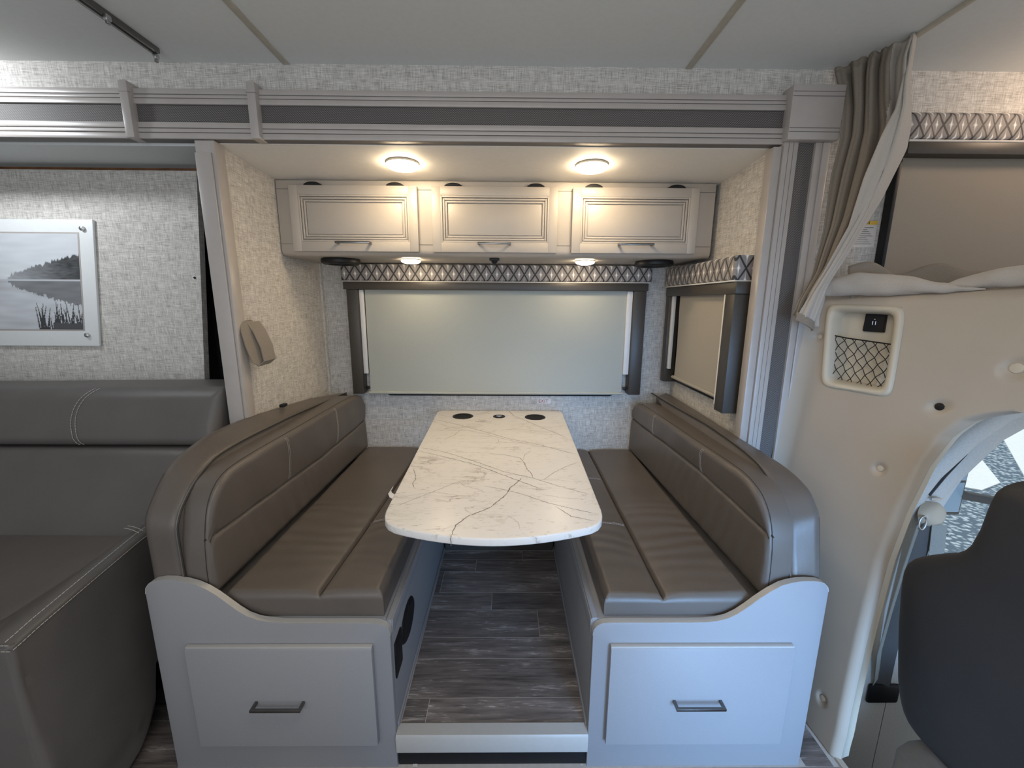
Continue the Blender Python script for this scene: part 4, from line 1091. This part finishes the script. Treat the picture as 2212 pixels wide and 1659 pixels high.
    for k in range(-4, 7):
        for sg in (1, -1):
            pts = []
            for i in range(25):
                v = i / 24; u = (k + (v * 3.5 if sg > 0 else 3.5 - v * 3.5)) / nu + .012 * sin(v * 3.5 * 2 * pi)
                if 0 <= u <= 1.0: pts.append(np_(u, v))
            if len(pts) > 2: tube(bm, pts, .0013, 5)
    obj('elastic_net', bm, 'black', rc)
    # clips in the dimples
    for k, (y, z, r) in enumerate(DIMP):
        pa, pb = Vector((panelX(y + .02, z), y + .02, z)), Vector((panelX(y - .02, z), y - .02, z)); pc, pd = Vector((panelX(y, z - .02), y, z - .02)), Vector((panelX(y, z + .02), y, z + .02))
        nv_ = (pb - pa).cross(pd - pc).normalized()
        if nv_.x > 0: nv_ = -nv_
        c = surf(y, z) + nv_ * .0060
        m = 'black' if k == 1 else 'beige_l'
        obj('trim_clip', lathe(nb(), c, nv_, [(0, .002), (r * .5, .0022) , (r * .9, .0012), (r, -.004)], 24), m, P, label='black clip' if k == 1 else None)
    return P
pillar()

# ------------------------------------------------------------------ cab door, window, belt
_zz = [-.5, -.2, 0, .2, .4, .6, .8, 1.0, 1.2, 1.375]
obj('wall_door', prism(nb(), [(1.432, -.5)] + [(panelX(.25, z) + .022, z) for z in _zz] + [(1.432, 1.375)], 'y', .25, .29), 'cab_trim', kind='structure')
wd = nb()
# door shell around the window opening
ring_o = [(1.43, -.5), (1.43, 1.375), (2.6, 1.375), (2.6, -.5)]
win = [(1.443, .50), (1.446, .60), (1.455, .66), (1.480, .735), (1.515, .820), (1.553, .895), (1.600, .970), (1.650, 1.020), (1.72, 1.055), (1.85, 1.10), (2.1, 1.15), (2.45, 1.16), (2.45, .50)]
t = bmesh.new()
def poly_with_hole(t, y):
    vo = [t.verts.new((x, y, z)) for x, z in ring_o]; vi = [t.verts.new((x, y, z)) for x, z in win]
    eo = [t.edges.new((vo[i], vo[(i + 1) % len(vo)])) for i in range(len(vo))]; ei = [t.edges.new((vi[i], vi[(i + 1) % len(vi)])) for i in range(len(vi))]
    bmesh.ops.triangle_fill(t, edges=eo + ei, use_beauty=True); return vi
v1 = poly_with_hole(t, .25); v2_ = poly_with_hole(t, .30)
for i in range(len(win)): t.faces.new((v1[i], v1[(i + 1) % len(win)], v2_[(i + 1) % len(win)], v2_[i]))
bmesh.ops.recalc_face_normals(t, faces=t.faces); _merge(wd, t); dr = obj('door_1', wd, 'cab_trim', kind='structure')
obj('pane', box(nb(), 1.42, 2.47, .277, .280, .45, 1.2), 'glass', dr)
# raised ridges of the cab door pillar trim
rd = empty('belt_pillar_trim', (1.5, .24, .6), 'pale grey cab pillar trim running up beside the door window', 'trim')
def ridge(path, w, h, name, mat):
    bm = nb(); P = [Vector(p) for p in path]
    def f(u, v):
        k = u * (len(P) - 1); i = min(int(k), len(P) - 2); p = P[i].lerp(P[i + 1], k - i); d = (P[i + 1] - P[i]).normalized(); s_ = d.cross(Vector((0, 1, 0))).normalized()
        th = v * pi; return p + s_ * (w * cos(th)) + Vector((0, -h * sin(th), 0))
    grid(bm, f, 30, 10); return obj(name, bm, mat, rd, ang=70)
ridge([(1.30, .251, .45), (1.345, .251, .70), (1.42, .251, .86), (1.52, .251, .985), (1.62, .251, 1.07), (1.75, .251, 1.12)], .032, .020, 'outer_ridge', 'cab_trim')
ridge([(1.40, .251, .70), (1.455, .251, .80), (1.53, .251, .90), (1.61, .251, 1.0), (1.70, .251, 1.06), (1.9, .251, 1.14)], .030, .012, 'inner_ridge', 'cab_trim')
obj('adjuster_slot', tube(nb(), [(1.405, .240, .79), (1.45, .240, .86), (1.505, .242, .93), (1.53, .246, .955)], .010, 8, taper=lambda q: 1 - .75 * q), 'black', rd)
sb_ = empty('seat_belt', (1.38, .22, 0), 'grey seat belt hanging from its guide to a black floor slot', 'seat belt')
gl = nb(); lathe(gl, (1.425, .228, .724), (.3, -.9, .2), [(0, .022), (.018, .021), (.032, .016), (.041, .004), (.044, -.010), (.030, -.02)], 28, sx=1.35)
obj('guide_cover', gl, 'beige_l', sb_)
obj('guide_loop', tube(nb(), [(1.372 + .012 * sin(q / 12 * 2 * pi), .205, .705 + .024 * cos(q / 12 * 2 * pi)) for q in range(12)], .0035, 8, closed=True), 'steel', sb_)
obj('latch', box(nb(), 1.405, 1.44, .222, .23, .775, .785, bev=.002), 'steel', sb_)
rb = nb(); ribbon(rb, [(1.395, .212, .71), (1.388, .214, .55), (1.385, .222, .38), (1.385, .236, .20), (1.392, .245, .02), (1.395, .258, -.02)], (1, -.35, 0), .048, .002); obj('webbing', rb, 'belt_dark', sb_)
rb = nb(); ribbon(rb, [(1.425, .200, .70), (1.43, .195, .60), (1.43, .19, .50), (1.42, .19, .40)], (1, -.1, 0), .046, .002); obj('webbing', rb, 'belt', sb_)
rb = nb(); ribbon(rb, [(1.365, .208, .70), (1.345, .206, .55), (1.335, .212, .35), (1.345, .230, .18), (1.368, .242, .05), (1.375, .258, .0)], (1, .6, 0), .036, .002); obj('webbing', rb, 'belt', sb_)
obj('floor_slot', box(nb(), 1.345, 1.462, .236, .2495, -.05, .030, bev=.008), 'black', sb_)
wt = empty('warning_sticker', (1.50, .272, .56), 'faint sticker on the door glass above the driver seat', 'sticker')
obj('lettering', text_bm('WARNING', .018, lambda x, y, z: (1.462 + x, .2755 - z, .618 + y), italic=.35), 'ink', wt, label='slanted dark lettering')
bm = nb()
for k in range(4): box(bm, 1.462, 1.545 - .006 * (k % 2), .2750, .2756, .606 - k * .009, .6085 - k * .009)
obj('fine_print', bm, 'ink', wt)
S('floor_cab', 'carpet', (1.06, 2.6, -1.4, .30, -.52, -.50)); S('step_riser', 'beige', (1.047, 1.065, -2.6, .25, -.52, -.003))

# driver seat seen from behind
def driver_seat():
    d = empty('driver_seat', (1.3, -.21, -.5), 'charcoal driver seat with built-in headrest seen from behind', 'seat')
    half = [(.24, -.190), (.247, -.152), (.262, -.090), (.312, -.051), (.36, -.03), (.431, -.012), (.51, .006), (.589, .020), (.63, .026), (.66, .027), (.685, .023), (.709, .008), (.730, -.012), (.747, -.032), (.770, -.060), (.792, -.090), (.81, -.107), (.834, -.120), (.884, -.131), (.935, -.136), (.96, -.139), (.987, -.145), (1.005, -.154), (1.02, -.167), (1.032, -.183), (1.04, -.20)]
    cy = -.232; f = interp([(z, y) for z, y in half])
    t = bmesh.new(); zs = []
    N = 90; Z = [.24 + (1.0402 - .24) * (1 - (1 - j / N) ** 1.5) for j in range(N + 1)]
    rings = []
    for z in Z:
        hw = max(.012, f(z) - cy); th = .062 + .05 * max(0, (.75 - z)); ring = []
        lean_ = (z - .24) * .045
        cap = 1.0 if z < .98 else sqrt(max(.03, 1 - ((z - .98) / .0605) ** 2))
        capb = 1.0 if z > .30 else sqrt(max(.05, 1 - ((.30 - z) / .0605) ** 2))
        for k in range(48):
            a = 2 * pi * k / 48; ca, sa = cos(a), sin(a); p = .32
            yy = cy + hw * (abs(ca) ** .30) * (1 if ca > 0 else -1); xx = 1.185 - lean_ * 0 + th * cap * capb * (abs(sa) ** .6) * (1 if sa > 0 else -1)
            ring.append(t.verts.new((xx, yy, z)))
        rings.append(ring)
    for A, C_ in zip(rings, rings[1:]):
        for k in range(48): t.faces.new((A[k], A[(k + 1) % 48], C_[(k + 1) % 48], C_[k]))
    t.faces.new(rings[0]); t.faces.new(list(reversed(rings[-1]))); bmesh.ops.recalc_face_normals(t, faces=t.faces)
    bm = nb(); _merge(bm, t); obj('seat_back', bm, 'seat_dark', d, ang=60)
    bm = nb(); slab(bm, 1.30, 1.80, lambda a: -.47, lambda a: -.06, .02, .20, .05, 14, 14, lambda a, b, w: Vector((a, b, w))); obj('seat_base', bm, 'seat_dark', d)
    bm = nb(); slab(bm, -.45, -.055, lambda a: -.12, interp([(-.45, .235), (-.12, .235), (-.085, .20), (-.055, .13)]), 0, .05, .022, 14, 10, lambda a, b, w: Vector((1.19 - w, a, b))); obj('side_cover', bm, 'seat_tan', d)
    bm = nb(); box(bm, 1.25, 1.6, -.40, -.06, -.50, .03, bev=.01); obj('pedestal', bm, 'black', d)
driver_seat()

# ------------------------------------------------------------------ over-cab window dressing
cbw = empty('window_blind', (1.7, .5, 1.45), 'closed taupe roller blind on the window over the cab at the right edge', 'blind')
obj('shade_fabric', grid(nb(), lambda u, v: Vector((1.356 + u * .9, .512 + .002 * sin(u * 9), 1.43 + v * .49)), 20, 10), 'shade_cab', cbw)
obj('side_channel', box(nb(), 1.340, 1.353, .495, .528, 1.42, 1.93, bev=.002), 'black', cbw)
obj('head_rail', box(nb(), 1.342, 2.3, .470, .528, 1.912, 1.950, bev=.003), 'bronze', cbw)
vc = empty('valance', (1.7, .49, 1.95), 'diamond-patterned valance over the cab window at the right edge of the photo', 'valance')
bm = nb(); slab(bm, 1.340, 2.3, lambda a: 1.958, lambda a: 2.046, 0, .05, .014, 50, 6, lambda a, b, w: Vector((a, .529 - w, b)), lambda a, b, d: .002 * sin(a * 60)); obj('padded_front', bm, 'diamond_c', vc)
obj('piping', tube(nb(), [(1.345, .478, 1.955), (2.3, .478, 1.955)], .004, 8), 'piping', vc)
ck = empty('caution_label', (1.28, .528, 1.62), 'small caution label with yellow header behind the curtain beside the cab window', 'sticker')
obj('backing', box(nb(), 1.222, 1.330, .5288, .5299, 1.617, 1.708), 'label', ck)
obj('header', box(nb(), 1.222, 1.330, .5284, .5290, 1.695, 1.708), 'yellow', ck)
obj('lettering', text_bm('CAUTION', .0145, lambda x, y, z: (1.236 + x, .5282 - z, 1.6965 + y)), 'ink', ck)
bm = nb()
for k in range(9): box(bm, 1.230, 1.318 - .007 * ((k * 3) % 4), .5283, .5289, 1.684 - k * .007, 1.6855 - k * .007)
obj('fine_print', bm, 'ink', ck)

# ------------------------------------------------------------------ curtain
def curtain():
    c = empty('privacy_curtain', (1.1, .42, 1.34), 'taupe and cream privacy curtain gathered from the ceiling and pulled towards the post', 'curtain')
    L = [(1.098, .525, 2.187), (1.115, .515, 2.13), (1.119, .49, 2.047), (1.111, .470, 1.955), (1.090, .46, 1.837), (1.082, .45, 1.658), (1.056, .44, 1.503), (1.012, .43, 1.416), (.999, .428, 1.376)]
    R = [(1.188, .34, 2.187), (1.168, .33, 2.125), (1.178, .33, 2.032), (1.208, .34, 1.962), (1.222, .35, 1.901), (1.186, .37, 1.758), (1.125, .39, 1.59), (1.072, .40, 1.478), (1.050, .408, 1.345)]
    def row(T, v):
        k = v * (len(T) - 1); i = min(len(T) - 2, int(k)); f = k - i; return Vector(T[i]).lerp(Vector(T[i + 1]), f)
    def fold(u, v, ph, amp, n):
        return amp * (sin(u * n * 2 * pi + ph + 1.4 * v) + .35 * sin(u * n * 4.3 * pi + 2 * ph + 3 * v))
    def f(u, v):
        a, b = row(L, v), row(R, v); w = (b - a); nrm = Vector((-.75, -.62, 0)); amp = .017 * (1 - .65 * v) * (1 if v > .04 else .5)
        uu = u + .05 * sin(v * 5 + u * 6) * (1 - abs(2 * u - 1))
        return a + w * uu + nrm * fold(u, v, .6, amp, 4.2) + Vector((0, 0, .004 * sin(u * 40) * (v < .1)))
    bm = nb(); grid(bm, f, 110, 70, matfn=lambda u, v: 0 if u < .78 - .55 * max(0, v - .25) else 1)
    o = obj('cloth', bm, ['curtain', 'lining'], c, ang=80); md = o.modifiers.new('thickness', 'SOLIDIFY'); md.thickness = .003
    # front fold: cream lining sweeping from upper right to the tieback
    L2 = [(1.184, .345, 2.185), (1.180, .340, 2.12), (1.163, .325, 2.06), (1.150, .318, 1.98), (1.118, .32, 1.90), (1.100, .335, 1.80), (1.095, .36, 1.66), (1.050, .385, 1.51), (1.018, .40, 1.42), (1.0, .405, 1.375)]
    R2 = [(1.188, .338, 2.185), (1.184, .333, 2.12), (1.176, .322, 2.06), (1.188, .318, 2.0), (1.206, .325, 1.94), (1.214, .335, 1.88), (1.180, .352, 1.745), (1.122, .375, 1.585), (1.078, .39, 1.475), (1.052, .395, 1.345)]
    def g(u, v):
        a, b = row(L2, v), row(R2, v)
        return a + (b - a) * u + Vector((-.75, -.62, 0)) * (.020 * sin(u * pi) + .008 * sin(u * 10 + 3 * v) - .012 * exp(-((u - .45 - .2 * v) / .07) ** 2)) * (1 - .4 * v)
    bm = nb(); grid(bm, g, 30, 60); o = obj('lining_fold', bm, 'lining', c, ang=80, label='cream lining fold'); md = o.modifiers.new('thickness', 'SOLIDIFY'); md.thickness = .003
    bm = nb(); ribbon(bm, [(.996, .404, 1.372), (1.010, .388, 1.362), (1.030, .384, 1.350), (1.052, .392, 1.338), (1.060, .41, 1.335)], (0.1, .1, 1), .028, .004); obj('hem_band', bm, 'curtain', c)
    bm = nb(); grid(bm, lambda u, v: Vector((1.062 + .026 * u + .004 * sin(v * 6), .40 + .02 * u + .006 * sin(u * 6), 1.47 - v * .135)), 10, 20); o = obj('loose_end', bm, 'lining', c, ang=80); md = o.modifiers.new('thickness', 'SOLIDIFY'); md.thickness = .003
curtain()

def bundle():
    c = empty('folded_curtain', (1.35, .28, 1.44), 'cream and taupe cloth bunched along the ledge above the beige panel', 'cloth')
    # main cream roll following the panel top
    path = [((1.078, .446, 1.462), .004, .006), ((1.088, .440, 1.466), .018, .026), ((1.125, .428, 1.474), .022, .034), ((1.165, .375, 1.478), .022, .036), ((1.205, .320, 1.476), .022, .034), ((1.240, .260, 1.470), .020, .026), ((1.275, .205, 1.462), .016, .015), ((1.30, .165, 1.458), .010, .007), ((1.325, .13, 1.457), .002, .002)]
    def tubef(path, nz, seed):
        def f(u, v):
            k = u * (len(path) - 1); i = min(len(path) - 2, int(k)); q = k - i; q2 = q * q * (3 - 2 * q)
            p = Vector(path[i][0]).lerp(Vector(path[i + 1][0]), q); ry = path[i][1] * (1 - q2) + path[i + 1][1] * q2; rz = path[i][2] * (1 - q2) + path[i + 1][2] * q2
            th = v * 2 * pi; w = 1 + .16 * noise.noise(Vector((u * 9, cos(th) * 1.3 + seed, sin(th) * 1.3))) + .05 * sin(u * 30 + 2 * th)
            return p + Vector((-.894, -.447, 0)) * (ry * cos(th) * w) + Vector((0, 0, rz * sin(th) * w))
        return f
    bm = nb(); grid(bm, tubef(path, 1, 0), 60, 24); obj('cream_roll', bm, 'lining', c, ang=80)
    p2 = [((1.25, .265, 1.452), .003, .003), ((1.28, .225, 1.456), .010, .010), ((1.31, .19, 1.470), .016, .018), ((1.345, .12, 1.487), .020, .026), ((1.38, .06, 1.492), .020, .028), ((1.43, .0, 1.478), .016, .020), ((1.50, -.08, 1.472), .014, .012)]
    bm = nb(); grid(bm, tubef(p2, 1, 4), 50, 24); obj('cream_twist', bm, 'lining', c, ang=80)
    def sheet(pts, th=.004):
        pass
    def s1(u, v): return Vector((1.17 + .30 * u, .40 - .16 * u + .03 * v, 1.43 + v * (.118 - .06 * u + .012 * sin(u * 11)) + .006 * sin(u * 14 + v * 5)))
    bm = nb(); grid(bm, s1, 40, 12); o = obj('taupe_fold', bm, 'curtain', c, ang=80); md = o.modifiers.new('thickness', 'SOLIDIFY'); md.thickness = .004
    def s2(u, v): return Vector((1.28 + .42 * u, .33 - .30 * u + .05 * v, 1.43 + v * (.085 + .02 * sin(u * 7)) + .008 * sin(u * 19 + v * 4)))
    bm = nb(); grid(bm, s2, 40, 12); o = obj('taupe_fold', bm, 'curtain', c, ang=80); md = o.modifiers.new('thickness', 'SOLIDIFY'); md.thickness = .004
bundle()

# ------------------------------------------------------------------ outside
S('ground', 'gravel', (0.8, 30, .45, 30, -.95, -.90))
for k, pts in enumerate(([(6.75, 3.9), (8.95, 6.1), (12, 9), (20, 9), (12, 3.9)], [(7.35, 5.05), (6.50, 4.02), (6.0, 3.8), (5.85, 3.9), (7.05, 5.1)])):
    bm = nb(); prism(bm, pts, 'z', -.90, -.885); obj('pavement', bm, 'concrete', kind='structure')
mr = empty('side_mirror', (1.93, .66, .52), 'blue side mirror outside the door window above the seat shoulder', 'mirror')
bm = nb(); slab(bm, 1.80, 1.995, lambda a: .50, lambda a: .86, 0, .06, .02, 10, 12, lambda a, b, w: Vector((a, .68 - w, b))); obj('housing', bm, 'black', mr)
obj('glass', box(nb(), 1.80, 1.972, .612, .619, .672, .84, bev=.002), 'mirror_face', mr)
obj('spotter_glass', box(nb(), 1.80, 1.970, .612, .619, .525, .662, bev=.002), 'mirror_face', mr)

obj('arm', tube(nb(), [(1.93, .66, .60), (2.05, .58, .60), (2.2, .40, .62), (2.25, .302, .63)], .02, 10), 'black', mr)
# scraps of paper by the step
def scrap(x, y, z, s_, lab):
    bm = nb(); rnd = random.Random(int(x * 1000)); grid(bm, lambda u, v: Vector((x + (u - .5) * s_ + rnd.uniform(-.001, .001), y + (v - .5) * s_ * .6, z + .0015 + .003 * abs(sin(u * 9 + v * 5)))), 5, 4)
    obj('paper_scrap', bm, 'paper', label=lab, cat='litter', group='white scraps at the step')
scrap(-.285, .003, -.012, .014, 'larger crumpled white scrap by the left foot of the step')
scrap(.236, .003, -.012, .008, 'tiny white scrap by the right foot of the step')
